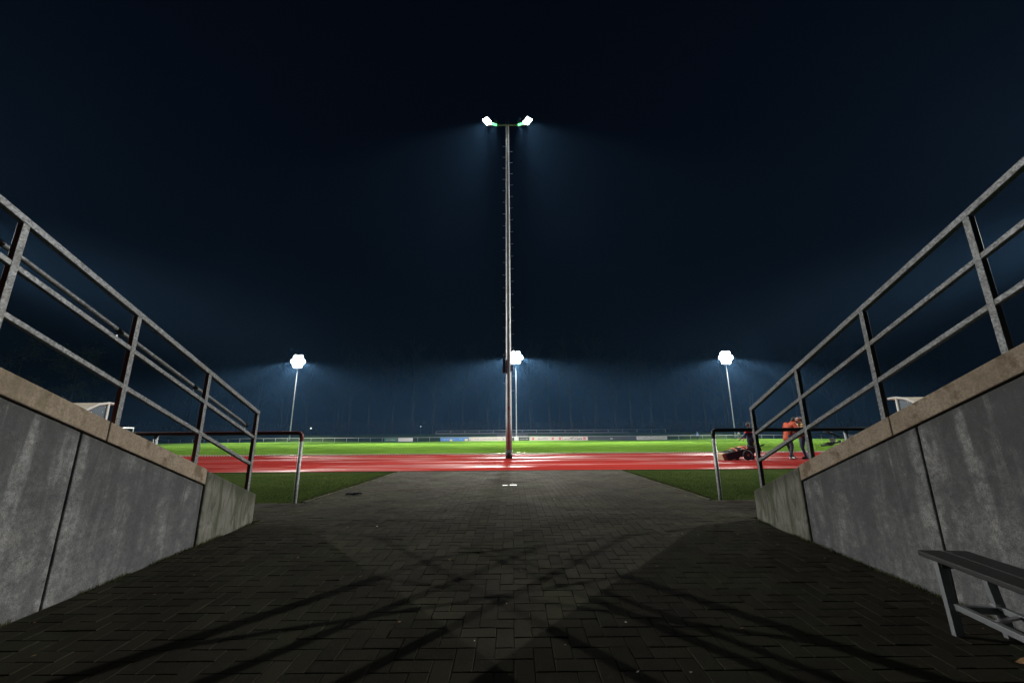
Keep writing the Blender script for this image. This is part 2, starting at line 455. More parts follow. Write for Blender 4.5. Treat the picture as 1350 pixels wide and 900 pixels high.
# ------------------------------------------------------------------ grass blades
def blades(name, pts, h, w, mat, lean=.5, label=None, cat='grass'):
    n = len(pts)
    a = rng.uniform(0, 2 * np.pi, n); hh = h * rng.uniform(.45, 1.25, n); ww = w * rng.uniform(.6, 1.3, n)
    ld = rng.uniform(0, 2 * np.pi, n); ll = hh * lean * rng.uniform(0, 1.2, n)
    V = np.zeros((n, 3, 3)); dx, dy = np.cos(a) * ww / 2, np.sin(a) * ww / 2
    V[:, 0, :] = pts; V[:, 1, :] = pts; V[:, 2, :] = pts
    V[:, 0, 0] -= dx; V[:, 0, 1] -= dy; V[:, 1, 0] += dx; V[:, 1, 1] += dy
    V[:, 2, 0] += np.cos(ld) * ll; V[:, 2, 1] += np.sin(ld) * ll; V[:, 2, 2] += hh
    me = bpy.data.meshes.new(name)
    me.vertices.add(3 * n); me.vertices.foreach_set('co', V.reshape(-1).astype(np.float32))
    me.loops.add(3 * n); me.loops.foreach_set('vertex_index', np.arange(3 * n, dtype=np.int32))
    me.polygons.add(n); me.polygons.foreach_set('loop_start', np.arange(0, 3 * n, 3, dtype=np.int32))
    me.materials.append(mat); me.update(calc_edges=True)
    o = bpy.data.objects.new(name, me); COL.objects.link(o)
    return tag(o, label, cat, None, 'stuff')
def lawn_pts(x0, x1, n):
    x = np.where(rng.random(n) < .75, rng.uniform(0, 1, n) ** 1.3, rng.uniform(0, 1, n))
    x = x0 + (x1 - x0) * x; y = rng.uniform(6.7, TR0 - .05, n)
    return np.stack([x, y, np.full(n, -.014)], 1)
blades('lawn_grass', np.concatenate([lawn_pts(-3.36, -15, 95000), lawn_pts(3.16, 15, 95000)]), .016, .006, M['blade'], .7,
       'short dark green grass between barriers and running track', 'grass')
def fringe():
    P = []
    for (x, s) in ((XL, 1), (XR, -1)):                     # moss and weeds along the foot of the walls
        n = 2600; y = rng.uniform(-.5, 5.3, n); d = np.abs(rng.normal(0, .022, n)) + .004
        keep = np.array([mnoise.noise(Vector((yy * 2.2, x, 0))) > -.12 for yy in y])
        y, d = y[keep], d[keep]
        P.append(np.stack([x + s * d, y, np.array([ramp_z(v) for v in y]) - .006], 1))
    for (x) in (XL - .19, XR + .19):                     # ragged edge of the lawn
        n = 2600; y = rng.uniform(6.68, TR0 - .1, n)
        P.append(np.stack([x + rng.normal(0, .06, n), y, np.full(n, -.01)], 1))
    n = 2600; x = rng.uniform(3.3, 12, n) * rng.choice([-1, 1], n)
    P.append(np.stack([x, 6.64 + rng.normal(0, .03, n), np.full(n, -.012)], 1))
    return np.concatenate(P)
blades('weeds', fringe(), .030, .006, M['tuft'], .9, 'low moss and weeds along wall feet and lawn edges', 'weeds')
# weeds standing in the paver joints
n = 5000
y = rng.uniform(6.2, TR0 - .2, n); x = rng.uniform(XL, XR, n)
keep = np.array([mnoise.noise(Vector((a * .8, b * .8, 3))) > .12 for a, b in zip(x, y)])
blades('joint_weeds', np.stack([np.round(x[keep] / .104) * .104 + rng.normal(0, .006, keep.sum()), y[keep], np.full(keep.sum(), -.008)], 1), .012, .006, M['tuft'], 1.0,
       'thin yellowish weeds in joints of the paved path', 'weeds')

# ------------------------------------------------------------------ retaining walls
def make_wall(x, s, label):
    """x: inner face, s: +1 when the wall body lies on the +x side"""
    root = empty('retaining_wall', (x, YW, 0), 0, label, 'wall', 'retaining walls beside the ramp')
    T = .26
    def part(name, mat, y0, y1, f_top, f_bot, o0, o1, bev):
        mb = MB(); a, b = sorted((s * o0, s * o1))
        n = 4; prof = []
        ys = [y0 + (y1 - y0) * k / n for k in range(n + 1)]
        prof = [(v - YW, f_bot(v)) for v in ys] + [(v - YW, f_top(v)) for v in reversed(ys)]
        mb.prism(prof, 'x', a, b)
        return mb.build(name, mat, root, bev)
    part('end_block', M['endb'], 4.305, YW, lambda v: wall_top(v) - .004, lambda v: ramp_z(v) - .3, 0, T + .02, .012)
    ed = 4.29; k = 0
    while ed > -3:
        st = ed - 1.30
        part('wall_panel', M['wall'], st + .008, ed - .008, lambda v: min(wall_top(v), 3.05) - .158, lambda v: ramp_z(v) - .3, .006, T, .008)
        ed = st
    ed = 4.29
    for L in (1.12, 1.30, 1.30, 1.30, 1.30, 1.1):
        part('coping_stone', M['cap'], ed - L + .004, ed - .004, lambda v: min(wall_top(v), 3.05), lambda v: min(wall_top(v), 3.05) - .15, -.012, T + .02, .008)
        ed -= L
    # dark joint core behind the panel gaps
    mb = MB(); a, b = sorted((s * .03, s * (T - .03)))
    prof = [(-7.6, -.9), (-1.0, -.5), (-1.0, wall_top(4.18) - .17), (-7.6, 2.85 - .0)]
    prof = [(-7.6, -.9), (-.95, -.5), (-.95, wall_top(4.23) - .19), (3.05 * 0 + (4.31 - (3.05 - .67) / .4) - YW, 3.05 - .19), (-7.6, 2.86)]
    mb.prism(prof, 'x', a, b); mb.build('joint_core', M['darkrub'], root)
    return root
make_wall(XL, -1, 'sloping concrete wall with beige coping under the handrail railing, opposite the bench')
make_wall(XR, 1, 'sloping concrete wall with beige coping standing behind the dark bench')

# ------------------------------------------------------------------ railings on the walls
def rail_z(y): return 1.305 + .405 * (5.14 - y)
def make_railing(x, s, label, red, handrail):
    root = empty('railing', (x, 5.14, 0), 0, label, 'railing', 'steel railings on the retaining walls')
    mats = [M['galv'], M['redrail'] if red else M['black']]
    ys = [5.14 - .912 * k for k in range(9)]
    up = (0, .405, 1)
    for k, y in enumerate(ys):
        mb = MB()
        zb = wall_top(y) - .02 if y > -1.2 else wall_top(-1.2)
        # faces 1..6 : bottom, top, then four sides; the unlit side facing down the ramp gets its shade as a dark colour
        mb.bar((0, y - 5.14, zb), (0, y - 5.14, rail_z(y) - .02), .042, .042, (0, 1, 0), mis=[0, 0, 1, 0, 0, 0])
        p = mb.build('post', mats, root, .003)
        fp = MB(); fp.box(-.06, .06, y - 5.14 - .055, y - 5.14 + .055, zb + .0, zb + .012)
    y0, y1 = ys[-1] - .3, ys[0]
    for dz, w in ((0, .045), (-.315, .036), (-.63, .036)):
        mb = MB(); e = .021 if dz == 0 else -.022
        mb.bar((0, y0 - 5.14, rail_z(y0) + dz), (0, y1 - 5.14 + e, rail_z(y1 + e) + dz), w, w, mi=0)
        mb.build('rail', M['galv'], root, .004)
    if handrail:
        mb = MB(); ox = s * .105
        zf = lambda v: rail_z(v) - .165
        pts = [(ox, v - 5.14, zf(v)) for v in (y0, 3.0, 5.02)] + [(ox, 5.10 - 5.14, zf(5.10) - .01)]
        mb.tube(pts, 0.018, 14)
        hr = mb.build('handrail', M['galv'], root)
        for y in ys:
            b = MB()
            b.tube([(ox, y - 5.14 - .03, zf(y) - .02), (ox, y - 5.14 - .03, zf(y) - .085), (ox * .75, y - 5.14 - .02, zf(y) - .10), (s * .02, y - 5.14 - .01, zf(y) - .10)], .008, 8)
            b.tube([(ox, y - 5.14 - .055, zf(y) + .022), (ox, y - 5.14 + .0, zf(y))], 0.0205, 12)
            b.build('bracket', M['black'], hr)
    return root
make_railing(XL - .10, -1, 'steel railing with posts rust red on their shaded side and an added round handrail', True, True)
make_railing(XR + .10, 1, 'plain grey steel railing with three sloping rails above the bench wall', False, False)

# ------------------------------------------------------------------ pipe barriers
def make_barrier(xs, y, label, mat, post_mats):
    root = empty('pipe_barrier', (xs[0], y, 0), 0, label, 'barrier', 'pipe barriers at the lawn edge')
    d = 1 if xs[-1] > xs[0] else -1
    mb = MB(); L = xs[-1] - xs[0]
    mb.tube([(0, 0, 1.02 - .07), (d * .006, 0, 1.035), (d * .03, 0, 1.055), (d * .07, 0, 1.06), (L, 0, 1.06)], .03, 14)
    mb.build('rail', mat, root)
    for k, x in enumerate(xs):
        p = MB(); p.tube([(x - xs[0], 0, -.05), (x - xs[0], 0, 1.03 if k else .955)], .0285, 14)
        o = p.build('post', post_mats, root)
        q = MB(); q.tube([(x - xs[0], 0, .93), (x - xs[0], 0, .965)], .034, 14)
        if k == 0: q.build('collar', mat, root)
    return root
make_barrier([-3.40 - 2.35 * k for k in range(14)], 6.6, 'dark red pipe barrier with pale posts along the lawn', M['redrail'], M['postgalv'])
make_barrier([3.27 + 2.17 * k for k in range(14)], 6.68, 'black pipe barrier with pale posts in front of the cart', M['black'], M['postgalv'])

# ------------------------------------------------------------------ floodlight masts
def aim(src, dst):
    d = (Vector(dst) - Vector(src)).normalized()
    return d.to_track_quat('-Z', 'Y').to_euler()
def spot(parent, loc, dst, power, size, blend, col=(1, .97, .9), rad=.25, name='flood_lamp'):
    l = bpy.data.lights.new(name, 'SPOT'); l.energy = power; l.spot_size = R(size); l.spot_blend = blend
    l.color = col; l.shadow_soft_size = rad
    o = bpy.data.objects.new(name, l); COL.objects.link(o)
    base = Vector(parent.location)
    o.location = Vector(loc) - base; o.rotation_euler = aim(loc, dst); o.parent = parent
    return o
def head(parent, c, n, w, h, lens=None, up=(0, 0, 1)):
    """floodlight housing with lens facing n (local coordinates of parent)"""
    c, n = Vector(c), Vector(n).normalized()
    sd = n.cross(Vector(up)).normalized(); u = sd.cross(n).normalized()
    def P(a, b, d): return c + sd * a + u * b + n * d
    mb = MB()
    fr = [P(i * w / 2, j * h / 2, 0) for i, j in ((-1, -1), (1, -1), (1, 1), (-1, 1))]
    bk = [P(i * w / 2 * .62, j * h / 2 * .55, -.22) for i, j in ((-1, -1), (1, -1), (1, 1), (-1, 1))]
    mb.add(fr + bk, [(0, 1, 2, 3), (7, 6, 5, 4), (0, 4, 5, 1), (1, 5, 6, 2), (2, 6, 7, 3), (3, 7, 4, 0)])
    hd = mb.build('floodlight', M['legs'], parent, .01)
    g = MB(); g.add([P(i * w / 2 * .93, j * h / 2 * .92, .006) for i, j in ((-1, -1), (1, -1), (1, 1), (-1, 1))] + [P(i * w / 2 * .93, j * h / 2 * .92, .02) for i, j in ((-1, -1), (1, -1), (1, 1), (-1, 1))],
                    [(0, 3, 2, 1), (4, 5, 6, 7), (0, 1, 5, 4), (1, 2, 6, 5), (2, 3, 7, 6), (3, 0, 4, 7)])
    g.build('lens', lens or M['lamp'], hd)
    return hd
def round_head(parent, c, n, r):
    """round floodlight: bell housing and lens facing n"""
    c, n = Vector(c), Vector(n).normalized()
    mb = MB(); mb.tube([c - n * .34, c - n * .30, c - n * .14, c - n * .02, c], [r * .30, r * .42, r * .80, r * .98, r], 24)
    mb.tube([c, c + n * .012], [r * 1.04, r * 1.04], 24)
    hd = mb.build('floodlight', M['legs'], parent)
    g = MB(); g.tube([c + n * .014, c + n * .03, c + n * .05], [r * .95, r * .90, r * .6], 24); g.build('lens', M['lamp'], hd)
    yk = MB(); yk.bar(c - n * .22 + Vector((0, 0, -r * .5)), c - n * .30 + Vector((0, .25, -r * .3)), .05, .05); yk.build('yoke', M['mast'], hd)
    return hd
def mast_body(root, H, r0, r1, pegs):
    mb = MB(); k = 10
    mb.tube([(0, 0, -.2 + (H + .2) * i / k) for i in range(k + 1)], [r0 + (r1 - r0) * i / k for i in range(k + 1)], 24)
    mb.build('pole', M['mast'], root)
    b = MB(); b.tube([(0, 0, .0), (0, 0, .36)], r0 + .012, 24); b.build('base_sleeve', M['darkrub'], root)
    if pegs:
        g = MB(); g.tube([(r0 * .4, 0, 0), (.25, 0, 0)], .008, 8); g.tube([(.245, 0, 0), (.25, 0, .025)], .010, 8)
        p0 = g.build('climbing_peg', M['legs'], root)
        z, i = 3.0, 0
        p0.location = (0, 0, z)
        while z < H - 1.6:
            z += .335; i += 1
            c = copy_part(p0, (0, 0, z))
            if i % 2: c.rotation_euler = (0, 0, math.pi)
MASTS = {}
def centre_mast():
    H = 17.65
    root = empty('floodlight_mast', (-.17, 18.4, 0), 0, 'tall floodlight mast with climbing pegs standing on the running track', 'mast', 'floodlight masts')
    mast_body(root, H, .142, .085, True)
    arm = MB(); arm.bar((-1.0, 0, H - .22), (1.0, 0, H - .22), .06, .07)
    arm.bar((-.12, -.1, H - .27), (.12, -.1, H - .27), .06, .1)
    arm.build('crossarm', M['mast'], root)
    for s in (-1, 1):
        n = Vector((s * .36, -.10, -.92))
        head(root, (s * 1.10, -.04, H - .0), n, .42, .38, up=(s * 1, -1, 0))
        br = MB(); br.bar((s * .86, 0, H - .2), (s * .98, 0, H + .06), .03, .05); br.build('bracket', M['mast'], root)
        head(root, (s * .70, -.10, H - .27), (s * .3, -.35, -.9), .30, .13, M['green'], up=(0, -1, 0))  # small lower head; its green glow is added for the flare fringe
        mid = MB(); mid.bar((s * .60, 0, H - .02), (s * .70, 0, H + .2), .05, .1); mid.build('ballast_box', M['legs'], root)
        L = (-.17 + s * 1.10, 18.34, H - .1)
        spot(root, L, (-.17 + s * 12.5, 18.4 + 1.5, 0), CM, 84, .55, rad=.16)
        spot(root, (-.17 + s * .7, 18.28, H - .36), (-.17 + s * 2.6, 12.3, 0), CM * .85, 43, 1.0, rad=.1)
    jb = MB(); jb.box(-.28, -.145, -.12, .1, 3.82, 4.46); j = jb.build('junction_box', M['darkrub'], root, .01)
    cb = MB(); cb.tube([(-.21, 0, 4.46), (-.21, 0, 4.7), (-.13, 0, 4.85)], .02, 8); cb.build('cable', M['black'], root)
    sb = MB(); sb.box(.14, .21, -.1, .06, 3.9, 4.2); sb.build('loudspeaker', M['redrail'], root, .01)
    st = MB(); st.box(-.04, .04, -.152, -.143, 2.14, 2.26); st.build('sticker', M['sticker'], root)
    return root
def side_mast(x, y, H, label, to, heads, power, size, group='floodlight masts'):
    root = empty('floodlight_mast', (x, y, 0), 0, label, 'mast', group)
    mast_body(root, H, .13, .075, False)
    arm = MB(); w = max(abs(a) for a, b in heads) + .35
    arm.bar((-w, 0, H - .3), (w, 0, H - .3), .09, .09)
    arm.bar((-w * .7, 0, H + .42), (w * .7, 0, H + .42), .07, .07); arm.bar((-w * .7, 0, H + .9), (w * .7, 0, H + .9), .07, .07); arm.bar((0, 0, H - .5), (0, 0, H + .7), .12, .12)
    arm.build('crossarm', M['mast'], root)
    return root
CM = 13500.      # lamps of the near mast
PM = 270000.     # the same masts, lamps towards the far side
FM = 680000.      # lamps of the far masts
SM = 142000.      # lamps of the two side masts outside the picture
centre_mast()
def far_mast(x, y, H, label, tx, ty, nx=2, powr=1.0, side=False, cone=25.6):
    heads = [(-.5, 0), (.5, 0), (-.5, 1), (.5, 1)] if side else [(-.47, -.32), (.47, -.32), (-.94, .5), (0, .5), (.94, .5), (-.47, 1.32), (.47, 1.32)]  # far cluster made larger to fill out the glare of its lamps
    root = side_mast(x, y, H, label, None, heads, None, None)
    d = Vector((tx - x, ty - y, -H)).normalized()
    for (a, j) in heads:
        if side: head(root, (a + d.x * .3, d.y * .35, H - .3 + j * .72), d, 1.0, .66)
        else: round_head(root, (a + d.x * .3, d.y * .35, H - .3 + j * 1.0), Vector((d.x, d.y, d.z * .8)), .50)
    for i in range(nx):
        a = (i - (nx - 1) / 2) * 1.0
        if side:
            spot(root, (x + a + d.x * .45, y + d.y * .55, H + .05), (tx, ty, 0), SM * powr / nx, 84, 1.0, rad=.10)
            spot(root, (x + a, y + .9, H + .1), (tx * 3 - a * 18, 60, 0), PM / nx, 25, 1.0, rad=.22).scale = (2.4, 1, 1)
        else: spot(root, (x + a + d.x * .45, y + d.y * .55, H + .05), (tx + a * 22, ty, 0), FM * powr / nx, cone, 1.0, rad=.28).scale = (1.7, 1, 1)
    if not side:
        spot(root, (x + d.x * .6, y + d.y * .8, H - .1), (tx, y - 30, H - 16), FM * .006, 160, 1.0, rad=.3)  # added weak wide spot, softens the haze around the lamps
        spot(root, (x + d.x * .6, y + d.y * .8, H - .6), (x + (tx - x) * .2, y - 9, 0), FM * .11, 104, 1.0, rad=.3)  # added steep spot for the glow in the haze below the lamps
    if cone > 28:
        for q in (-2.2, -.7, .8): spot(root, (x + q, y - .9, H - .4), (q * .9, 18.8, 0), FM * .045, 7.4, 1.0, rad=.3).scale = (3, 1, 1)  # extra narrow spots added to throw the tall mast's shadow along the path
    return root
far_mast(-43.4, 79.6, 15.6, 'thin distant floodlight mast beyond the pitch, above the end of the red barrier', -36, 47, nx=3)
far_mast(.75, 79.6, 16.1, 'distant floodlight mast shining from directly behind the tall mast with climbing pegs', 0, 46, nx=3, powr=1.6, cone=28.4)
far_mast(43.3, 79.6, 15.8, 'thin distant floodlight mast beyond the pitch, above the cart and children', 36, 47, nx=3)
far_mast(-45.5, 18.6, 16.5, 'floodlight mast at the track edge near the dugout on the goal side', 2, 11, side=True, powr=.78)
far_mast(45.2, 18.6, 16.5, 'floodlight mast at the track edge near the dugout on the bench side', -2, 11, side=True, powr=1.1)

# ------------------------------------------------------------------ track kerb
def track_kerb():
    root = empty('track_kerb', (0, TR1, 0), 0, 'low white perforated kerb between red track and green pitch', 'kerb')
    mb = MB(); x = -60.
    mb.box(-60, 60, .0, .045, .035, .06)
    while x < 60:
        mb.box(x, x + .07, .004, .041, -.01, .035); x += .15
    mb.build('kerb_rail', M['kerb'], root, fix=False)
track_kerb()

# ------------------------------------------------------------------ far fence with banners
def fence():
    root = empty('pitch_fence', (0, FY, 0), 0, 'long low tube fence carrying the banners along the far touchline', 'fence')
    mb = MB(); mb.tube([(-79, 0, .72), (79, 0, .72)], .035, 8); mb.build('rail', M['galvfar'], root)
    p = MB(); p.tube([(0, 0, -.1), (0, 0, .70)], .032, 8)
    p0 = p.build('post', M['galvfar'], root); p0.location = (-77, 0, 0)
    for k in range(1, 71): copy_part(p0, (-77 + 2.2 * k, 0, 0))
fence()
def banner(x0, x1, mat, label, cat='banner', deco=None, h0=.02, h1=.66, name='banner'):
    root = MB(); root.box(0, x1 - x0, -.02, .0, h0, h1)
    o = root.build(name, mat); o.location = (x0, FY - .045, 0)
    tag(o, label, cat, 'banners on the far fence')
    for (nm, mt, rects) in deco or ():
        mb = MB()
        for (a, b, c, d) in rects:
            mb.add([((x1 - x0) * a, -.024, h0 + (h1 - h0) * c), ((x1 - x0) * b, -.024, h0 + (h1 - h0) * c), ((x1 - x0) * b, -.024, h0 + (h1 - h0) * d), ((x1 - x0) * a, -.024, h0 + (h1 - h0) * d)], [(0, 1, 2, 3)])
        mb.build(nm, mt, o, fix=False)
    return o
def script(a, b, c, d, n, seed, dens=.7):
    r = random.Random(seed); out = []
    w = (b - a) / n
    for i in range(n):
        if r.random() > dens + .2: continue
        x = a + w * i; hh = c + (d - c) * r.uniform(.45, 1.0); l0 = c + (d - c) * r.uniform(0, .2)
        out.append((x, x + w * .32, l0, hh))
        if r.random() < .6: out.append((x + w * .32, x + w * .85, hh - (d - c) * .24, hh - (d - c) * .02))
        if r.random() < .5: out.append((x + w * .32, x + w * .85, l0, l0 + (d - c) * .22))
    return out
banner(-23.8, -21.25, M['bgreen'], 'dark green banner beside a plain white one', deco=[('lettering', M['bpink'], script(.15, .9, .35, .6, 9, 1, .5))])
banner(-21.2, -18.5, M['bwhite'], 'plain white banner without lettering right next to the green one')
banner(-13.4, -8.25, M['bblue'], 'long bright blue banner with two yellow patches', deco=[('patch', M['byel'], [(.34, .43, .02, .52), (.88, .985, .05, .6)]), ('lettering', M['bwhite'], script(.04, .30, .4, .65, 8, 2, .3) + script(.48, .84, .4, .65, 12, 3, .25))])
banner(-8.15, -.95, M['bpink'], 'long pale pink banner with a row of dark words, left of the tall mast', deco=[('lettering', M['bink'], script(.02, .05, .1, .8, 1, 4, 1) + script(.08, .82, .42, .62, 26, 5, .6) + script(.88, .92, .2, .75, 1, 6, 1))])
banner(.25, 1.1, M['bwhite'], 'small white board right beside the foot of the tall mast')
banner(1.15, 3.05, M['bgrey'], 'short dark grey banner between white boards by the tall mast', deco=[('lettering', M['bpink'], script(.1, .9, .3, .6, 7, 7, .4))])
banner(3.1, 9.15, M['bpink'], 'white banner with a dark word between two red emblems', deco=[('emblem', M['bred'], [(.08, .15, .2, .8), (.68, .75, .2, .85), (.90, .97, .1, .9)]), ('lettering', M['bink'], script(.26, .56, .36, .72, 11, 8, .9))])
banner(9.2, 13.9, M['bpink'], 'white banner with large black handwritten letters', deco=[('lettering', M['bink'], script(.06, .30, .15, .5, 5, 9, 1) + script(.30, .78, .12, .95, 9, 10, 1)), ('emblem', M['bred'], [(.82, .92, .15, .9)])])
banner(13.95, 22.9, M['bgrey'], 'row of dark grey mesh panels with a tiny white mark', deco=[('mark', M['bwhite'], [(.46, .51, .3, .5)])])
banner(22.95, 25.6, M['bwhite'], 'white banner with dark slanted lettering next to a pale one', deco=[('lettering', M['bink'], script(.1, .9, .4, .8, 9, 11, .9))])
banner(25.65, 28.6, M['bwhite'], 'pale white banner with a faint grey row of letters', deco=[('lettering', M['legs'], script(.1, .9, .45, .7, 12, 12, .7))])
banner(62.0, 65.5, M['bwhite'], 'white banner seen beyond the bicycle over the bench wall')
def bank_rail():
    root = empty('bank_railing', (-16, 85.4, 1.38), 0, 'thin tube railing on the crest of the far grass bank', 'railing')
    mb = MB(); mb.tube([(0, 0, .62), (48, 0, .62)], .04, 8); mb.build('rail', M['galvfar'], root)
    p = MB(); p.tube([(0, 0, -.1), (0, 0, .6)], .035, 8); p0 = p.build('post', M['galvfar'], root)
    for k in range(1, 17): copy_part(p0, (3 * k, 0, 0))
    lo = empty('terrace_wall', (-16, 84.2, 1.15), 0, 'dark low terrace edge on the far grass bank behind the banners', 'wall')
    m = MB(); m.box(0, 40, 0, .3, -.4, .45); m.build('edge_beam', M['bgrey'], lo)
bank_rail()
def path_lamp(x, y, z, h, label, s):
    root = empty('path_lamp', (x, y, z), 0, label, 'lamp', 'small lamps beyond the far bank')
    mb = MB(); mb.tube([(0, 0, -.2), (0, 0, h)], .04, 8); mb.build('pole', M['black'], root)
    g = MB(); g.ball((0, 0, h + .1), (s, s, s)); g.build('globe', M['dim'], root)
path_lamp(-42.6, 86, 1.4, 1.22, 'small lit lamp near the thin distant mast on the far bank', .17)
path_lamp(-19.4, 86, 1.4, 1.45, 'tiny lit lamp above the plain white banner', .09)

# ------------------------------------------------------------------ dugouts and goal
def dugout(x0, x1, y, label):
    """shell extruded along x; open side towards the pitch (+y)"""
    root = empty('dugout', ((x0 + x1) / 2, y, 0), 0, label, 'dugout', 'team dugouts at the track')
    a, b = sorted((x0 - (x0 + x1) / 2, x1 - (x0 + x1) / 2))
    prof = [(.75, 2.20), (.45, 2.215), (.12, 2.15), (-.22, 1.96), (-.5, 1.66), (-.70, 1.22), (-.80, .7), (-.82, .06)]
    mb = MB(); off = [(py * .975 - .0, pz - .06) for py, pz in prof]
    mb.prism(prof + off[::-1], 'x', a, b); mb.build('shell', M['shell'], root)
    for t in (a, b):
        f = MB(); s = 1 if t == a else -1
        f.tube([(t, py, pz - .02) for py, pz in prof], .045, 8)
        f.build('hoop', M['greywhite'], root)
        p = MB(); p.tube([(t, .45, 2.18), (t, .48, .0)], .04, 10); p.build('post', M['greywhite'], root)
        q = MB(); pr = [(.45, 2.14)] + [(py * .96, pz - .06) for py, pz in prof[2:]] + [(.46, .06)]
        q.prism(pr, 'x', t + s * .02, t + s * .03); q.build('side_pane', M['panel'], root)
    be = MB(); be.box(a + .2, b - .2, -.55, -.15, .40, .45); be.box(a + .4, a + .5, -.5, -.2, 0, .4); be.box(b - .5, b - .4, -.5, -.2, 0, .4)
    be.build('seat', M['seat'], root)
    bs = MB(); bs.box(a, b, -.82, -.74, 0, .08); bs.build('base_beam', M['legs'], root)
dugout(-14.25, -19.6, 13.72, 'cream curved team dugout seen beyond the wall with the round handrail')
dugout(13.55, 18.9, 13.72, 'cream curved team dugout whose tip shows above the bench wall')
def goal():
    root = empty('football_goal', (-56.8, 57.3, 0), 0, 'white football goal at the far end of the pitch', 'goal')
    mb = MB(); mb.tube([(0, 3.66, 0), (0, 3.66, 2.44), (0, -3.66, 2.44), (0, -3.66, 0)], .07, 10); mb.build('goal_frame', M['white'], root)
    for s in (-1, 1):
        b = MB(); b.tube([(0, s * 3.66, 2.40), (-.9, s * 3.66, 2.3), (-1.8, s * 3.66, .05), (0, s * 3.66, .05)], .03, 8); b.build('net_support', M['white'], root)
    g = MB(); g.tube([(-1.8, -3.66, .05), (-1.8, 3.66, .05)], .03, 8); g.build('ground_bar', M['white'], root)
goal()

# ------------------------------------------------------------------ bench beside the wall
def bench():
    rz = R(-6)
    gz = ramp_z(2.62)
    root = empty('bench', (2.655, 2.66, gz), rz, 'dark narrow slatted bench with grey steel legs at the wall', 'bench')
    L, H = 1.9, .405
    tilt = lambda y: (ramp_z(2.66 + y) - gz)
    for k, (a, b) in enumerate(((-.142, -.004), (.004, .142))):
        mb = MB()
        mb.add([(x, y, H + dz + tilt(y)) for dz in (-.032, 0) for (x, y) in ((a, .05), (b, .05), (b, -L), (a, -L))],
               [(0, 1, 2, 3), (7, 6, 5, 4), (0, 4, 5, 1), (1, 5, 6, 2), (2, 6, 7, 3), (3, 7, 4, 0)])
        mb.build('seat_plank', M['seat'], root, .006)
    for y in (-.07, -L + .25):
        z = tilt(y)
        for x in (-.118, .118):
            mb = MB(); mb.bar((x * .96, y + .01, H - .03 + z), (x * 1.12, y - .03, z), .05, .028, (0, 1, 0)); mb.build('leg', M['legs'], root, .003)
        c = MB(); c.bar((-.12, y - .02, .135 + z), (.12, y - .02, .135 + z), .035, .035); c.build('crossbar', M['legs'], root, .003)
        c = MB(); c.bar((-.125, y, H - .048 + z), (.125, y, H - .048 + z), .03, .03); c.build('crossbar', M['black'], root, .003)
    for x in (-.105, .105):
        c = MB(); c.bar((x, -.07, .15), (x, -L + .25, .15 + tilt(-L + .25)), .032, .032); c.build('stretcher', M['legs'], root, .003)
    c = MB(); c.bar((-.10, -.30, .15), (.105, -.22, .15), .02, .012); c.build('brace', M['silver'], root)
bench()
def bottle():
    x, y = 2.66, 2.235
    mb = MB(); z = 0
    mb.tube([(0, 0, 0), (0, 0, .004), (0, 0, .085), (0, 0, .11), (0, 0, .13), (0, 0, .165), (0, 0, .17)], [.02, .024, .024, .016, .0105, .0105, .012], 16)
    o = mb.build('bottle', M['bottle']); o.location = (x, y, ramp_z(y) + .001)
    tag(o, 'small green glass bottle standing under the bench', 'bottle')
    lf = MB(); vs = []
    for i in range(9):
        t = i / 8; w = .022 * math.sin(math.pi * min(1, t * 1.05 + .02))
        vs += [(t * .085, -w, .012 * math.sin(t * 5)), (t * .085, w, .012 * math.sin(t * 5 + .8) + .003)]
    lf.add(vs, [(2 * i, 2 * i + 2, 2 * i + 3, 2 * i + 1) for i in range(8)], 0, True)
    o = lf.build('leaf', M['brown']); o.location = (2.60, 2.30, ramp_z(2.3) + .012); o.rotation_euler = (0, 0, 2.6)
    tag(o, 'orange brown fallen leaf beside the green bottle', 'leaf')
bottle()

# ------------------------------------------------------------------ small litter on the pavement
def litter():
    mb = MB(); r = random.Random(3)
    spots = [(-.22, 2.55), (.28, 2.5), (-.05, 3.0)] + [(r.uniform(-2.9, 2.7), r.uniform(1.9, 7.5)) for _ in range(16)]
    for (x, y) in spots:
        s = r.uniform(.004, .009) if y > 2.6 else r.uniform(.005, .010); a = r.uniform(0, 6.28); z = ramp_z(y) + .006
        vs = []
        for k in range(6):
            q = a + k * math.pi / 3; e = s * r.uniform(.6, 1.2) * (1.5 if k % 3 == 0 else .8)
            vs.append((x + math.cos(q) * e, y + math.sin(q) * e, z + r.uniform(0, .006)))
        mb.add(vs, [(0, 1, 2, 3, 4, 5)])
    o = mb.build('litter', M['pale'], fix=False); tag(o, 'tiny pale petals and paper crumbs scattered over the pavers', 'litter', None, 'stuff')
litter()
def leaves():
    mb = MB(); r = random.Random(11)
    for k in range(170):
        x, y = r.uniform(-3.0, 2.8), 1.8 + 9.5 * r.random() ** .8
        if r.random() < .35: x = (XL + .05 + abs(r.gauss(0, .12))) if r.random() < .5 else (XR - .05 - abs(r.gauss(0, .12)))
        s = r.uniform(.006, .015); a = r.uniform(0, 6.28); z = (ramp_z(y) + .006)
        ca, sa = math.cos(a), math.sin(a); vs = []
        for (u, v, h) in ((-1.3, 0, 0), (-.3, -.55, .25), (.7, -.4, .1), (1.4, 0, .35), (.7, .4, .3), (-.3, .55, .05)):
            vs.append((x + (u * ca - v * sa) * s, y + (u * sa + v * ca) * s, z + h * s * r.uniform(.3, 1.2)))
        mb.add(vs, [(0, 1, 2, 3), (0, 3, 4, 5)])
    tag(mb.build('fallen_leaves', M['brown'], fix=False), 'small brown leaves scattered over the paved path', 'leaves', None, 'stuff')
leaves()
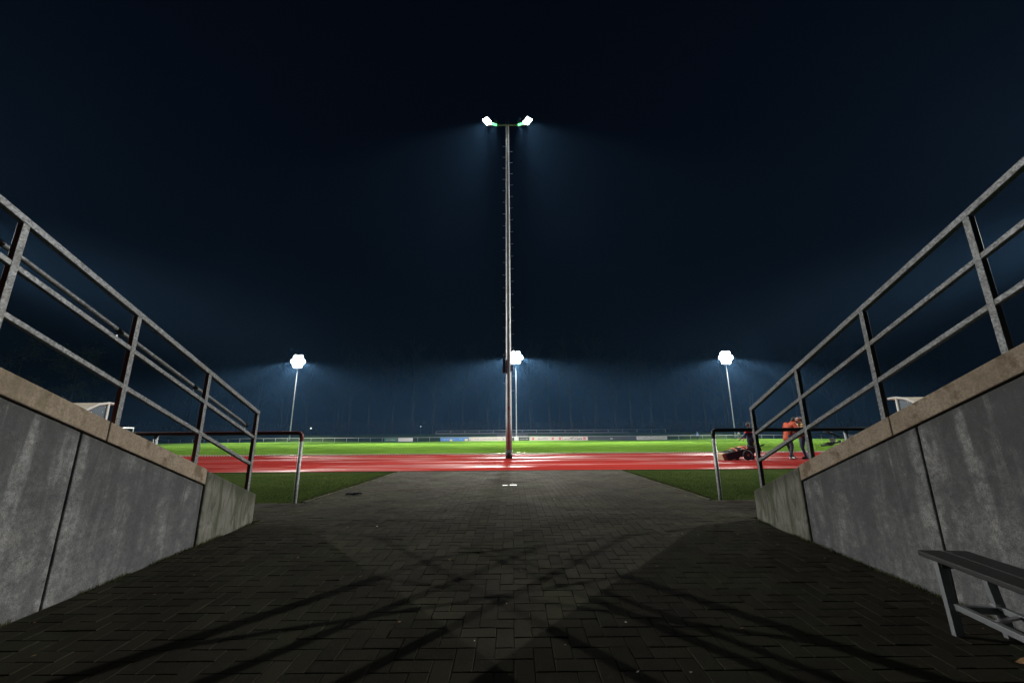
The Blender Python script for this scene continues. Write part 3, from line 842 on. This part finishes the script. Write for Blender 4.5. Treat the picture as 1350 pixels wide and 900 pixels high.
def glove():
    mb = MB()
    mb.ball((0, 0, .022), (.062, .045, .024), 20, 12)
    for k, (dx, dy, l) in enumerate(((.05, .02, .075), (.055, .0, .085), (.05, -.02, .07), (-.05, .03, .06), (-.055, -.015, .085))):
        q = [(dx, dy, .02), (dx + math.copysign(l * .5, dx), dy * 1.5, .03), (dx + math.copysign(l, dx), dy * 2.0, .012)]
        mb.tube(q, [.016, .015, .009], 8)
    o = mb.build('glove', M['cloth'])
    m = o.modifiers.new('weld', 'REMESH'); m.mode = 'VOXEL'; m.voxel_size = .006
    d = o.modifiers.new('crumple', 'DISPLACE'); t = bpy.data.textures.new('crumple', 'CLOUDS'); t.noise_scale = .03; d.texture = t; d.strength = .018
    o.location = (-2.80, 7.43, .002); o.rotation_euler = (0, 0, .3)
    tag(o, 'crumpled black glove lying on the pavers near the lawn corner', 'glove')
glove()
def plate():
    root = MB(); root.box(-.145, -.03, -.035, .035, 0, .012); root.box(.0, .145, -.045, .045, 0, .014)
    o = root.build('ground_marker', M['white'], bevel=.004); o.location = (-.07, 8.57, .003)
    tag(o, 'small white marker plate set flat in the path in line with the mast', 'marker')
plate()

# ------------------------------------------------------------------ handcart
def cart():
    root = empty('handcart', (9.02, 16.4, 0), R(3), 'dark wooden handcart loaded with black bundles under orange straps', 'cart')
    ang = math.atan2(.30, 1.40)
    def T(x, z): return (x * math.cos(ang) - z * math.sin(ang), x * math.sin(ang) + z * math.cos(ang) + .235)
    W = .31
    def body(prof, y0, y1): return [T(*p) for p in prof], y0, y1
    mb = MB(); pr, a, b = body([(-.72, -.10), (.70, -.04), (.70, .17), (-.74, .17)], -W, -W + .03)
    mb.prism(pr, 'y', a, b); mb.build('side_board', M['cart'], root, .008)
    mb = MB(); mb.prism(pr, 'y', W - .03, W); mb.build('side_board', M['cart'], root, .008)
    mb = MB(); mb.prism([T(*p) for p in ((-.72, -.10), (.70, -.04), (.70, -.015), (-.72, -.07))], 'y', -W + .03, W - .03); mb.build('floor_board', M['cart'], root)
    mb = MB(); mb.prism([T(*p) for p in ((.67, -.04), (.70, -.04), (.70, .17), (.67, .17))], 'y', -W + .03, W - .03); mb.build('end_board', M['cart'], root)
    mb = MB(); mb.prism([T(*p) for p in ((-.88, -.06), (-.75, -.10), (-.75, .20), (-.90, .19))], 'y', -W + .02, W - .02); mb.build('tail_board', M['ply'], root, .01)
    for x in (.52,):
        for s in (-1, 1):
            mb = MB(); p0 = T(.66, .1); mb.tube([(p0[0], s * .2, p0[1]), (p0[0] + .28, s * .2, p0[1] + .12)], .022, 8); mb.build('handle', M['cart'], root)
    ax = MB(); ax.tube([(.05, -W - .08, .19), (.05, W + .08, .19)], .02, 10); ax.build('axle', M['black'], root)
    for (x, s, r) in ((.05, -1, .19), (.05, 1, .19)):
        w = MB(); y = s * (W + .07)
        n = 28; R0 = r - .03
        pts = [(x + R0 * math.cos(2 * math.pi * k / n), y, .19 + R0 * math.sin(2 * math.pi * k / n)) for k in range(n + 1)]
        w.tube(pts, .032, 10, cap=False); wt = w.build('wheel', M['darkrub'], root)
        q = MB(); q.tube([(x, y - .02, .19), (x, y + .02, .19)], r - .05, 24); q.build('rim', M['rim'], wt)
        h = MB(); h.tube([(x, y - .045, .19), (x, y + .045, .19)], .035, 12); h.build('hub', M['silver'], wt)
    lg = MB(); lg.tube([(-.26, -.2, .2), (-.27, -.2, .03)], .03, 10); lg.tube([(-.27, -.23, .05), (-.27, -.17, .05)], .05, 14); lg.build('stand', M['darkrub'], root)
    r = random.Random(5)
    for (x, hh, l) in ((-.52, .20, .36), (-.12, .225, .40), (.30, .22, .42)):
        mb = MB(); c = T(x, hh - .06); mb.ball((0, 0, 0), (l / 2 * 1.12, .24, .085), 20, 12)
        o = mb.build('bundle', M['tarp'], root); o.location = (c[0], 0, c[1]); o.rotation_euler = (0, -ang, 0)
        d = o.modifiers.new('folds', 'DISPLACE'); t = bpy.data.textures.new('folds', 'CLOUDS'); t.noise_scale = .09; d.texture = t; d.strength = .05
    for x in (-.30, .0, .13):
        mb = MB(); n = 12
        pts = []
        for k in range(n + 1):
            a = math.pi * k / n; yy = -math.cos(a) * (W + .012); zz = .165 + .10 * math.sin(a)
            pts.append((x + .03 * (k / n), yy, zz))
        vs = []
        for (px, py, pz) in pts:
            for dx in (-.022, .022):
                t = T(px + dx, pz); vs.append((t[0], py, t[1]))
        for (px, py, pz) in pts:
            for dx in (-.022, .022):
                t = T(px + dx, pz + .008); vs.append((t[0], py * 1.01, t[1]))
        m2 = 2 * (n + 1); fs = []
        for k in range(n):
            i = 2 * k; fs += [(i, i + 1, i + 3, i + 2), (m2 + i, m2 + i + 2, m2 + i + 3, m2 + i + 1), (i, i + 2, m2 + i + 2, m2 + i), (i + 1, m2 + i + 1, m2 + i + 3, i + 3)]
        mb.add(vs, fs, 0, True); mb.build('strap', M['strap'], root)
cart()

# ------------------------------------------------------------------ people (tapered limbs welded into one surface)
def cap_shape(mb, a, b, ra, rb, n=12, flat=(1, 1)):
    a, b = Vector(a), Vector(b)
    m = 5
    d = (b - a); L = d.length; d.normalize()
    pts, rad = [], []
    for k in range(4):
        t = (math.pi / 2) * (1 - k / 3.0); pts.append(a - d * ra * math.sin(t)); rad.append(max(.002, ra * math.cos(t)))
    for k in range(4):
        t = (math.pi / 2) * (k / 3.0); pts.append(b + d * rb * math.sin(t)); rad.append(max(.002, rb * math.cos(t)))
    mb.tube(pts, rad, n)
def weld(mb, name, mat, parent, vox, smooth=6):
    o = mb.build(name, mat, None, fix=False)
    m = o.modifiers.new('weld', 'REMESH'); m.mode = 'VOXEL'; m.voxel_size = vox; m.use_smooth_shade = True
    s = o.modifiers.new('soft', 'SMOOTH'); s.factor = .5; s.iterations = smooth
    dg = bpy.context.evaluated_depsgraph_get(); dg.update()
    me = bpy.data.meshes.new_from_object(o.evaluated_get(dg)); me.name = name
    me.materials.clear(); me.materials.append(mat)
    bpy.data.objects.remove(o)
    q = bpy.data.objects.new(name, me); COL.objects.link(q); q.parent = parent
    for p in me.polygons: p.use_smooth = True
    return q
def person(loc, rz, S, J, label, top, legs, shoes, hair=None, vox=.014, coat_len=.0, extra=(), group=None, tops=None):
    """J: joints in metres for a 1.75 m figure facing +y. S: scale"""
    root = empty('person', loc, rz, label, 'person', group)
    P = {k: Vector(v) * S for k, v in J.items()}
    def seg(mb, a, b, ra, rb): cap_shape(mb, P[a] if isinstance(a, str) else a, P[b] if isinstance(b, str) else b, ra * S, rb * S)
    b = MB()
    seg(b, 'pelvis', 'waist', .125, .115); seg(b, 'waist', 'chest', .115, .135); seg(b, 'chest', 'neck', .12, .062); seg(b, 'neck', 'head', .052, .055)
    for s in 'lr':
        seg(b, 'chest', 'sh' + s, .11, .058); seg(b, 'sh' + s, 'el' + s, .052, .04); seg(b, 'el' + s, 'wr' + s, .04, .026)
        seg(b, 'pelvis', 'hip' + s, .11, .085); seg(b, 'hip' + s, 'kn' + s, .085, .055); seg(b, 'kn' + s, 'an' + s, .055, .038)
        fd = P.get('foot' + s, None); seg(b, 'an' + s, fd if fd is not None else P['an' + s] + Vector((0, .14 * S, -.04 * S)), .036, .03)
        # hand: palm, four unequal fingers, thumb leaving the side of the palm
        w, e = P['wr' + s], P['el' + s]; d = (w - e).normalized(); sd = d.cross(Vector((0, 0, 1)))
        sd = sd.normalized() if sd.length > .1 else Vector((0, 1, 0)); dn = d.cross(sd).normalized()
        if dn.z > 0: dn = -dn
        pm = w + d * .075 * S; seg(b, w, pm, .026, .036)
        for q, ln in ((-.027, .068), (-.009, .080), (.010, .074), (.027, .058)):
            k1 = pm + sd * q * S + d * .02 * S; k2 = k1 + (d * .8 + dn * .5).normalized() * ln * .55 * S; k3 = k2 + (d * .35 + dn * .9).normalized() * ln * .45 * S
            seg(b, k1, k2, .0105, .0095); seg(b, k2, k3, .0095, .008)
        t0 = w + d * .03 * S + sd * .028 * S; t1 = t0 + (d * .6 + sd * .8).normalized() * .035 * S; seg(b, t0, t1, .013, .011); seg(b, t1, t1 + (d * .9 + dn * .3).normalized() * .028 * S, .011, .009)
    # head with face towards 'face'
    h = P['head']; f = Vector(J.get('face', (0, 1, 0))).normalized(); up = Vector((0, 0, 1)); rt = f.cross(up).normalized(); up = rt.cross(f)
    def H(x, y, z): return h + (rt * x + f * y + up * z) * S
    cap_shape(b, H(0, -.012, .055), H(0, .0, .085), .088 * S, .086 * S, 16); cap_shape(b, H(0, .035, -.005), H(0, .02, .05), .058 * S, .07 * S, 14)
    cap_shape(b, H(0, .085, .03), H(0, .105, .012), .010 * S, .015 * S, 8); cap_shape(b, H(-.02, .082, -.02), H(.02, .082, -.02), .009 * S, .009 * S, 8)
    for s in (-1, 1): cap_shape(b, H(s * .082, -.01, .03), H(s * .086, -.015, .055), .014 * S, .018 * S, 8)
    body = weld(b, 'body', M['skin'], root, vox * S * .8, 3)
    e = MB()
    for s in (-1, 1): e.ball(H(s * .031, .078, .045), .011 * S, 8, 6)
    e.build('eyes', M['eye'], body)
    if hair:
        hm = MB(); cap_shape(hm, H(0, -.035, .07), H(0, -.012, .105), .090 * S, .086 * S, 16); cap_shape(hm, H(0, -.06, .01), H(0, -.045, .06), .062 * S, .075 * S, 14)
        weld(hm, 'hair', hair, root, vox * S, 3)
    # clothes: shells of the same skeleton, a little larger
    t = MB(); g = .024
    seg(t, P['pelvis'] + Vector((0, 0, -coat_len * S)), 'waist', .15 + g * .6, .130 + g); seg(t, 'waist', 'chest', .130 + g, .142 + g); seg(t, 'chest', 'neck', .125 + g, .06 + g)
    for s in 'lr':
        seg(t, 'chest', 'sh' + s, .115 + g, .066 + g); seg(t, 'sh' + s, 'el' + s, .058 + g, .046 + g); seg(t, 'el' + s, P['el' + s].lerp(P['wr' + s], .93), .046 + g, .034 + g * .5)
    jk = weld(t, 'jacket', top, root, vox * S, 4)
    if tops: tops(jk, S)
    l = MB()
    for s in 'lr':
        seg(l, 'pelvis', 'hip' + s, .125, .10); seg(l, 'hip' + s, 'kn' + s, .100, .070); seg(l, 'kn' + s, P['kn' + s].lerp(P['an' + s], .95), .070, .056)
    weld(l, 'trousers', legs, root, vox * S, 4)
    for s in 'lr':
        q = MB(); a = P['an' + s]; fd = P.get('foot' + s); fd = fd if fd is not None else a + Vector((0, .14 * S, -.04 * S))
        cap_shape(q, Vector((a.x, a.y, a.z - .02 * S)), fd, .052 * S, .042 * S)
        cap_shape(q, Vector((a.x, a.y, .036 * S)) + (a - fd).normalized() * .02 * S, Vector((fd.x, fd.y, .034 * S)), .036 * S, .034 * S)
        weld(q, 'shoe', shoes, root, vox * S * .8, 3)
    for fn in extra: fn(root, P, S, H)
    return root
def stand(**kw):
    J = dict(pelvis=(0, 0, .93), waist=(0, 0, 1.08), chest=(0, 0, 1.27), neck=(0, .0, 1.47), head=(0, .02, 1.59),
             shl=(-.185, 0, 1.39), shr=(.185, 0, 1.39), ell=(-.24, -.02, 1.10), elr=(.24, -.02, 1.10), wrl=(-.22, .10, .87), wrr=(.22, .10, .87),
             hipl=(-.09, 0, .88), hipr=(.09, 0, .88), knl=(-.10, .02, .48), knr=(.10, .02, .48), anl=(-.11, 0, .085), anr=(.11, 0, .085))
    J.update(kw); return J
# child pushing the cart, back to us, looking to the right
def band(jk, S):
    """broad red band across chest and sleeves, dark yoke above: face materials of the jacket"""
    jk.data.materials.append(M['red']); jk.data.materials.append(M['darknavy'])
    for p in jk.data.polygons:
        z = p.center.z / S
        p.material_index = 2 if z > 1.345 else (1 if z > 1.255 else 0)
person((9.62, 16.62, 0), R(35), .825, stand(face=(.85, .2, -.05), ell=(-.27, .12, 1.10), elr=(.27, .14, 1.12), wrl=(-.2, .34, .98), wrr=(.2, .36, .98), knl=(-.1, .03, .48), anl=(-.1, -.08, .085), anr=(.12, .06, .085)),
       'child in navy jacket with red band standing at the handcart', M['navy'], M['darknavy'], M['shoe'], M['hair'], coat_len=.06, tops=band,
       extra=[lambda root, P, S, H: (lambda q: (cap_shape(q, P['pelvis'] + Vector((0, 0, -.10)), P['pelvis'] + Vector((0, 0, -.05)), .15 * S, .15 * S), weld(q, 'shirt_hem', M['khaki'], root, .014, 4)))(MB())])
# adult in orange bending forward towards the other one
person((11.10, 16.5, 0), R(-78), .985, stand(pelvis=(0, -.05, .92), waist=(0, .02, 1.07), chest=(0, .13, 1.26), neck=(0, .27, 1.43), head=(0, .37, 1.50), face=(0, .8, -.5),
       shl=(-.20, .17, 1.38), shr=(.20, .17, 1.38), ell=(-.33, .16, 1.14), elr=(.33, .18, 1.14), wrl=(-.16, .38, 1.08), wrr=(.16, .42, 1.10),
       hipl=(-.1, -.05, .88), hipr=(.1, -.05, .88), knl=(-.14, .10, .48), knr=(.15, -.06, .48), anl=(-.16, .22, .085), anr=(.17, -.22, .085)),
       'adult in orange jacket and dark trousers leaning forward', M['orange'], M['darknavy'], M['paleshoe'], M['hair'], coat_len=.12)
# person in striped top facing the orange one
def headlamp(root, P, S, H):
    q = MB(); q.tube([H(.093 * math.cos(a), .092 * math.sin(a) - .012, .095) for a in [k * math.pi / 8 for k in range(17)]], .012 * S, 8, cap=False)
    b = weld(q, 'headband', M['white'], root, .01, 2)
person((11.74, 16.62, 0), R(82), .945, stand(face=(.1, 1, -.1), ell=(-.27, .10, 1.12), elr=(.27, .12, 1.14), wrl=(-.12, .32, 1.16), wrr=(.12, .34, 1.22), knl=(-.12, .12, .48), anl=(-.13, .04, .085), knr=(.12, .02, .48), anr=(.14, -.14, .085)),
       'person in yellow and black striped top and blue jeans', M['stripe'], M['denim'], M['shoe'], M['hair'], extra=[headlamp])
person((41.6, 75.3, 0), R(150), .74, stand(), 'distant child in grey clothes by the far fence under the mast', M['legs'], M['darknavy'], M['shoe'], M['hair'], vox=.022)
person((36.0, 79.8, 0), R(180), .80, stand(), 'distant child in pale blue behind the far fence', M['bblue'], M['darknavy'], M['shoe'], M['hair'], vox=.022)

# ------------------------------------------------------------------ bicycle behind the barrier
def bicycle():
    root = empty('bicycle', (5.50, 6.98, 0), R(-84), 'black bicycle parked behind the black pipe barrier, mostly hidden by the coping', 'bicycle')
    root.rotation_euler = (0, R(-5), R(-84))
    for (y, nm) in ((-.02, 1), (1.03, 2)):
        w = MB(); n = 36; r = .33
        w.tube([(0, y + r * math.cos(2 * math.pi * k / n), .345 + r * math.sin(2 * math.pi * k / n)) for k in range(n + 1)], .018, 8, cap=False)
        wh = w.build('wheel', M['darkrub'], root)
        q = MB(); q.tube([(0, y + .308 * math.cos(2 * math.pi * k / n), .345 + .308 * math.sin(2 * math.pi * k / n)) for k in range(n + 1)], .009, 6, cap=False)
        q.build('rim', M['silver'], wh)
        s = MB()
        for k in range(18):
            a = 2 * math.pi * k / 18; s.tube([(.02 * (-1) ** k, y, .345), (0, y + .305 * math.cos(a), .345 + .305 * math.sin(a))], .0016, 4)
        s.tube([(-.04, y, .345), (.04, y, .345)], .02, 10); s.build('spokes', M['silver'], wh)
    f = MB(); bb = (0, .60, .30); hd = (0, .16, .80); st = (0, .72, .82)
    f.tube([hd, bb], .018, 10); f.tube([bb, (0, .74, .90)], .015, 10); f.tube([hd, st], .015, 10); f.tube([(0, .18, .72), (0, .13, .88)], .02, 10)
    for s in (-1, 1): f.tube([bb, (s * .05, 1.03, .345)], .010, 8); f.tube([(s * .01, .72, .80), (s * .05, 1.03, .345)], .009, 8)
    f.build('frame', M['black'], root)
    k = MB()
    for s in (-1, 1): k.tube([(s * .055, -.02, .345), (s * .055, .13, .68), (0, .15, .74)], .012, 8)
    k.build('fork', M['black'], root)
    h = MB(); h.tube([(-.30, .10, 1.0), (-.22, .06, .985), (-.08, .06, .93), (.08, .06, .93), (.22, .06, .985), (.30, .10, 1.0)], .013, 10); h.tube([(0, .13, .88), (0, .06, .93)], .016, 8)
    hb = h.build('handlebar', M['black'], root); hb.rotation_euler = (0, R(14), R(62))
    for s in (-1, 1):
        g = MB(); g.tube([(s * .20, .065, .98), (s * .31, .105, 1.002)], .021, 10); g.build('grip', M['darkrub'], hb)
    l = MB(); l.tube([(0, .0, .89), (0, .05, .89)], .04, 14); hl = l.build('headlight', M['silver'], root); hl.rotation_euler = (0, 0, R(40))
    bk = MB()
    for q in (-.06, 0, .06): bk.tube([(q, -.20, .80), (q, .08, .86)], .012, 6)
    bk.tube([(-.09, -.20, .80), (.09, -.20, .80)], .014, 6); bk.tube([(-.09, .0, .845), (.09, .0, .845)], .014, 6); bk.build('front_rack', M['black'], root).rotation_euler = (0, 0, R(20))
    sd = MB(); sd.ball((0, .80, .94), (.075, .14, .035), 16, 10); sd.ball((0, .70, .945), (.035, .12, .025), 14, 8); sd.build('saddle', M['darkrub'], root)
    c = MB(); c.tube([(-.08, .60, .30), (.08, .60, .30)], .016, 8); c.tube([(.07, .60, .30), (.07, .70, .16)], .011, 8); c.tube([(-.07, .60, .30), (-.07, .50, .44)], .011, 8)
    c.box(.07, .16, .66, .75, .145, .165); c.box(-.16, -.07, .46, .55, .43, .45); c.build('crank', M['silver'], root)
bicycle()

# ------------------------------------------------------------------ trees
def bare_tree(seed, H):
    r = random.Random(seed); tk, cr = MB(), MB()
    bend = [Vector((r.uniform(-.25, .25), r.uniform(-.25, .25), 0)) for _ in range(8)]
    p = Vector((0, 0, -.4)); pts = [p.copy()]
    for k in range(8):
        p = p + Vector((0, 0, (H * .78 + .4) / 8)) + bend[k] * .8; pts.append(p.copy())
    r0 = H * .0125
    tk.tube(pts, [r0 * (1 - .86 * k / 8) + .015 for k in range(9)], 8)
    def branch(a, d, L, rad, lev):
        pts = [a]; q = a.copy(); dd = d.copy()
        for k in range(4):
            dd = (dd + Vector((r.uniform(-.2, .2), r.uniform(-.2, .2), r.uniform(-.02, .2)))).normalized()
            q = q + dd * L / 4; pts.append(q.copy())
        cr.tube(pts, [rad * (1 - .8 * k / 4) for k in range(5)], 5 if lev < 2 else 3, cap=False)
        if lev < 3:
            n = (7, 6, 5)[lev]
            for k in range(n):
                t = r.uniform(.25, 1.0); i = min(3, int(t * 4)); s = pts[i].lerp(pts[i + 1], t * 4 - i)
                v = (dd + Vector((r.uniform(-1, 1), r.uniform(-1, 1), r.uniform(-.25, .8))) * .95).normalized()
                branch(s, v, L * r.uniform(.35, .6), max(.012, rad * .42), lev + 1)
    for k in range(11):
        t = r.uniform(.34, 1.0); i = min(7, int(t * 8)); s = pts[i].lerp(pts[i + 1], t * 8 - i)
        a = r.uniform(0, 6.28); v = Vector((math.cos(a), math.sin(a), r.uniform(.35, 1.5))).normalized()
        branch(s, v, H * r.uniform(.16, .30) * (1.25 - .6 * t), r0 * .42 * (1.2 - .7 * t) + .012, 0)
    return tk, cr
def evergreen(seed, H, W):
    r = random.Random(seed); tk, cr = MB(), MB()
    tk.tube([(0, 0, -.4), (.1, 0, H * .5), (0, 0, H * .9)], [.28, .18, .04], 8)
    cl = []
    for k in range(34):
        t = r.uniform(.12, 1); a = r.uniform(0, 6.28); rr = W * (.35 + .65 * math.sin(math.pi * min(1, t * .85 + .12))) * r.uniform(.3, 1)
        cl.append((rr * math.cos(a), rr * math.sin(a), H * t, r.uniform(.6, 1.5)))
    for (x, y, z, s) in cl:
        for k in range(150):
            d = Vector((r.gauss(0, 1), r.gauss(0, 1), r.gauss(0, .75))) * s * .62
            c = Vector((x, y, z)) + d; e = r.uniform(.10, .24)
            u = Vector((r.gauss(0, 1), r.gauss(0, 1), r.gauss(0, 1))).normalized(); w = u.orthogonal().normalized()
            cr.add([c - u * e, c + w * e * .5, c + u * e, c - w * e * .5], [(0, 1, 2, 3)])
    return tk, cr
def plant(proto, x, y, z, s, rz):
    c = copy_tree(proto); c.location = (x, y, z); c.rotation_euler = (0, 0, rz); c.scale = (s, s, s * random.uniform(.92, 1.1)); return c
protos = []
WOOD = 'bare trees of the dark wood beyond the far bank'
for k in range(5):
    root = empty('bare_tree', (0, 0, 0), 0, 'bare leafless tree of the dark wood beyond the far bank', 'tree', WOOD)
    tk, cr = bare_tree(40 + k, 22.)
    tk.build('trunk', M['bark'], root, fix=False); cr.build('crown', M['twig'], root, fix=False)
    protos.append(root)
row = []
for k in range(30):
    row.append((-72 + 5.0 * k + random.uniform(-1.6, 1.6), random.uniform(89, 96)))
for k, (x, y) in enumerate(row):
    s = random.uniform(.85, 1.12) * (1.0 if abs(x) < 60 else .85)
    if k < 5: protos[k].location = (x, y, 1.36); protos[k].scale = (s, s, s); protos[k].rotation_euler = (0, 0, random.uniform(0, 6))
    else: plant(protos[k % 5], x, y, 1.36, s, random.uniform(0, 6))
# deeper wood: one dark mass of stems and twigs
def far_wood():
    mb = MB()
    meshes = []
    for k in range(5):
        for ch in kids(protos[k]):
            me = ch.data; n = len(me.vertices); co = np.empty(n * 3, np.float32); me.vertices.foreach_get('co', co)
            ls = np.empty(len(me.loops), np.int32); me.loops.foreach_get('vertex_index', ls)
            st = np.empty(len(me.polygons), np.int32); me.polygons.foreach_get('loop_start', st)
            meshes.append((k, co.reshape(-1, 3), ls, st, 0 if 'trunk' in ch.name else 1))
    V, Lp, St, Mi, vo, lo = [], [], [], [], 0, 0
    for k in range(46):
        x = -112 + 5 * k + random.uniform(-2.5, 2.5); y = random.uniform(98, 122); s = random.uniform(.85, 1.2); a = random.uniform(0, 6.28)
        for (q, co, ls, st, mi) in meshes:
            if q != k % 5: continue
            c = co.copy() * s; X = c[:, 0] * math.cos(a) - c[:, 1] * math.sin(a) + x; Y = c[:, 0] * math.sin(a) + c[:, 1] * math.cos(a) + y
            V.append(np.stack([X, Y, c[:, 2] + 1.36], 1)); Lp.append(ls + vo); St.append(st + lo); Mi.append(np.full(len(st), mi, np.int32)); vo += len(c); lo += len(ls)
    V = np.concatenate(V); Lp = np.concatenate(Lp); St = np.concatenate(St); Mi = np.concatenate(Mi)
    me = bpy.data.meshes.new('woodland'); me.vertices.add(len(V)); me.vertices.foreach_set('co', V.reshape(-1).astype(np.float32))
    me.loops.add(len(Lp)); me.loops.foreach_set('vertex_index', Lp); me.polygons.add(len(St)); me.polygons.foreach_set('loop_start', St)
    me.materials.append(M['bark']); me.materials.append(M['twig']); me.polygons.foreach_set('material_index', Mi); me.update(calc_edges=True)
    o = bpy.data.objects.new('woodland', me); COL.objects.link(o)
    tag(o, 'dark mass of bare woodland far behind the floodlit pitch', 'woodland', None, 'stuff')
far_wood()
# undergrowth at the edge of the wood
def shrubs():
    n = 26000; x = rng.uniform(-110, 110, n); y = 87.5 + np.abs(rng.normal(0, 5, n)); hmax = 1.2 + 2.4 * np.array([.5 + .5 * mnoise.noise(Vector((a * .12, b * .15, 7))) for a, b in zip(x, y)])
    z = 1.38 + hmax * rng.uniform(0, 1, n) ** 1.2
    blades('undergrowth', np.stack([x, y, z], 1), .9, .09, M['twig'], 1.2, 'low brown undergrowth at the foot of the wood', 'undergrowth')
shrubs()
for k, (x, y, H, W, lab) in enumerate(((-73, 66, 15.5, 4.2, 'broad dark leafy tree above the dugout, nearest to the goal'), (-79, 63, 17, 4.8, 'tallest dark leafy tree in the clump beyond the round handrail'), (-83, 56, 14, 4.6, 'dark leafy tree at the outer end of the clump beyond the round handrail'))):
    root = empty('leafy_tree', (x, y, 0), 0, lab, 'tree', 'dark leafy trees behind the goal')
    tk, cr = evergreen(70 + k, H, W); tk.build('trunk', M['bark'], root, fix=False); cr.build('crown', M['needle'], root, fix=False)

# ------------------------------------------------------------------ damp night air
def haze():
    mb = MB(); mb.box(-292, 292, -122, 292, -2.2, 32)
    m = bpy.data.materials.new('night_air'); m.use_nodes = True; t = m.node_tree
    t.nodes.remove(t.nodes['Principled BSDF'])
    v = t.nodes.new('ShaderNodeVolumePrincipled')
    v.inputs['Color'].default_value = (.22, .52, 1.0, 1); v.inputs['Density'].default_value = HAZE; v.inputs['Anisotropy'].default_value = .20
    t.links.new(v.outputs['Volume'], t.nodes['Material Output'].inputs['Volume'])
    o = mb.build('haze', m); tag(o, 'thin damp night air glowing around the lamps', 'haze', None, 'stuff')
HAZE = .00030
haze()

# ------------------------------------------------------------------ night sky
w = bpy.data.worlds.new('World'); scene.world = w; w.use_nodes = True
nt = w.node_tree; bg = nt.nodes['Background']
sky = nt.nodes.new('ShaderNodeTexSky'); sky.sky_type = 'NISHITA'; sky.sun_disc = False
sky.sun_elevation = R(-4); sky.sun_rotation = R(180); sky.air_density = 1.2; sky.ozone_density = 3
nt.links.new(sky.outputs['Color'], bg.inputs['Color']); bg.inputs['Strength'].default_value = .12

# ------------------------------------------------------------------ camera (14 mm, tilted up)
cam = bpy.data.cameras.new('camera'); co = bpy.data.objects.new('camera', cam); COL.objects.link(co)
P_, R_ = R(13.24), R(.4)
fw = Vector((0, math.cos(P_), math.sin(P_))); rt = Vector((1, 0, 0)); up = rt.cross(fw)
r2 = rt * math.cos(R_) - up * math.sin(R_); u2 = rt * math.sin(R_) + up * math.cos(R_)
co.matrix_world = Matrix(((r2.x, u2.x, -fw.x, 0), (r2.y, u2.y, -fw.y, 0), (r2.z, u2.z, -fw.z, 1.0), (0, 0, 0, 1)))
cam.sensor_width = 36; cam.lens = 14.0; cam.clip_start = .05; cam.clip_end = 900
scene.camera = co

vs = scene.view_settings
vs.view_transform = 'Standard'; vs.look = 'None'; vs.gamma = 1; vs.use_curve_mapping = False; vs.exposure = 0.0
scene.render.engine = 'CYCLES'
cy = scene.cycles
cy.use_denoising = True; cy.max_bounces = 6; cy.diffuse_bounces = 2; cy.glossy_bounces = 3; cy.transparent_max_bounces = 8; cy.volume_bounces = 0
cy.sample_clamp_indirect = 6; cy.caustics_reflective = False; cy.caustics_refractive = False
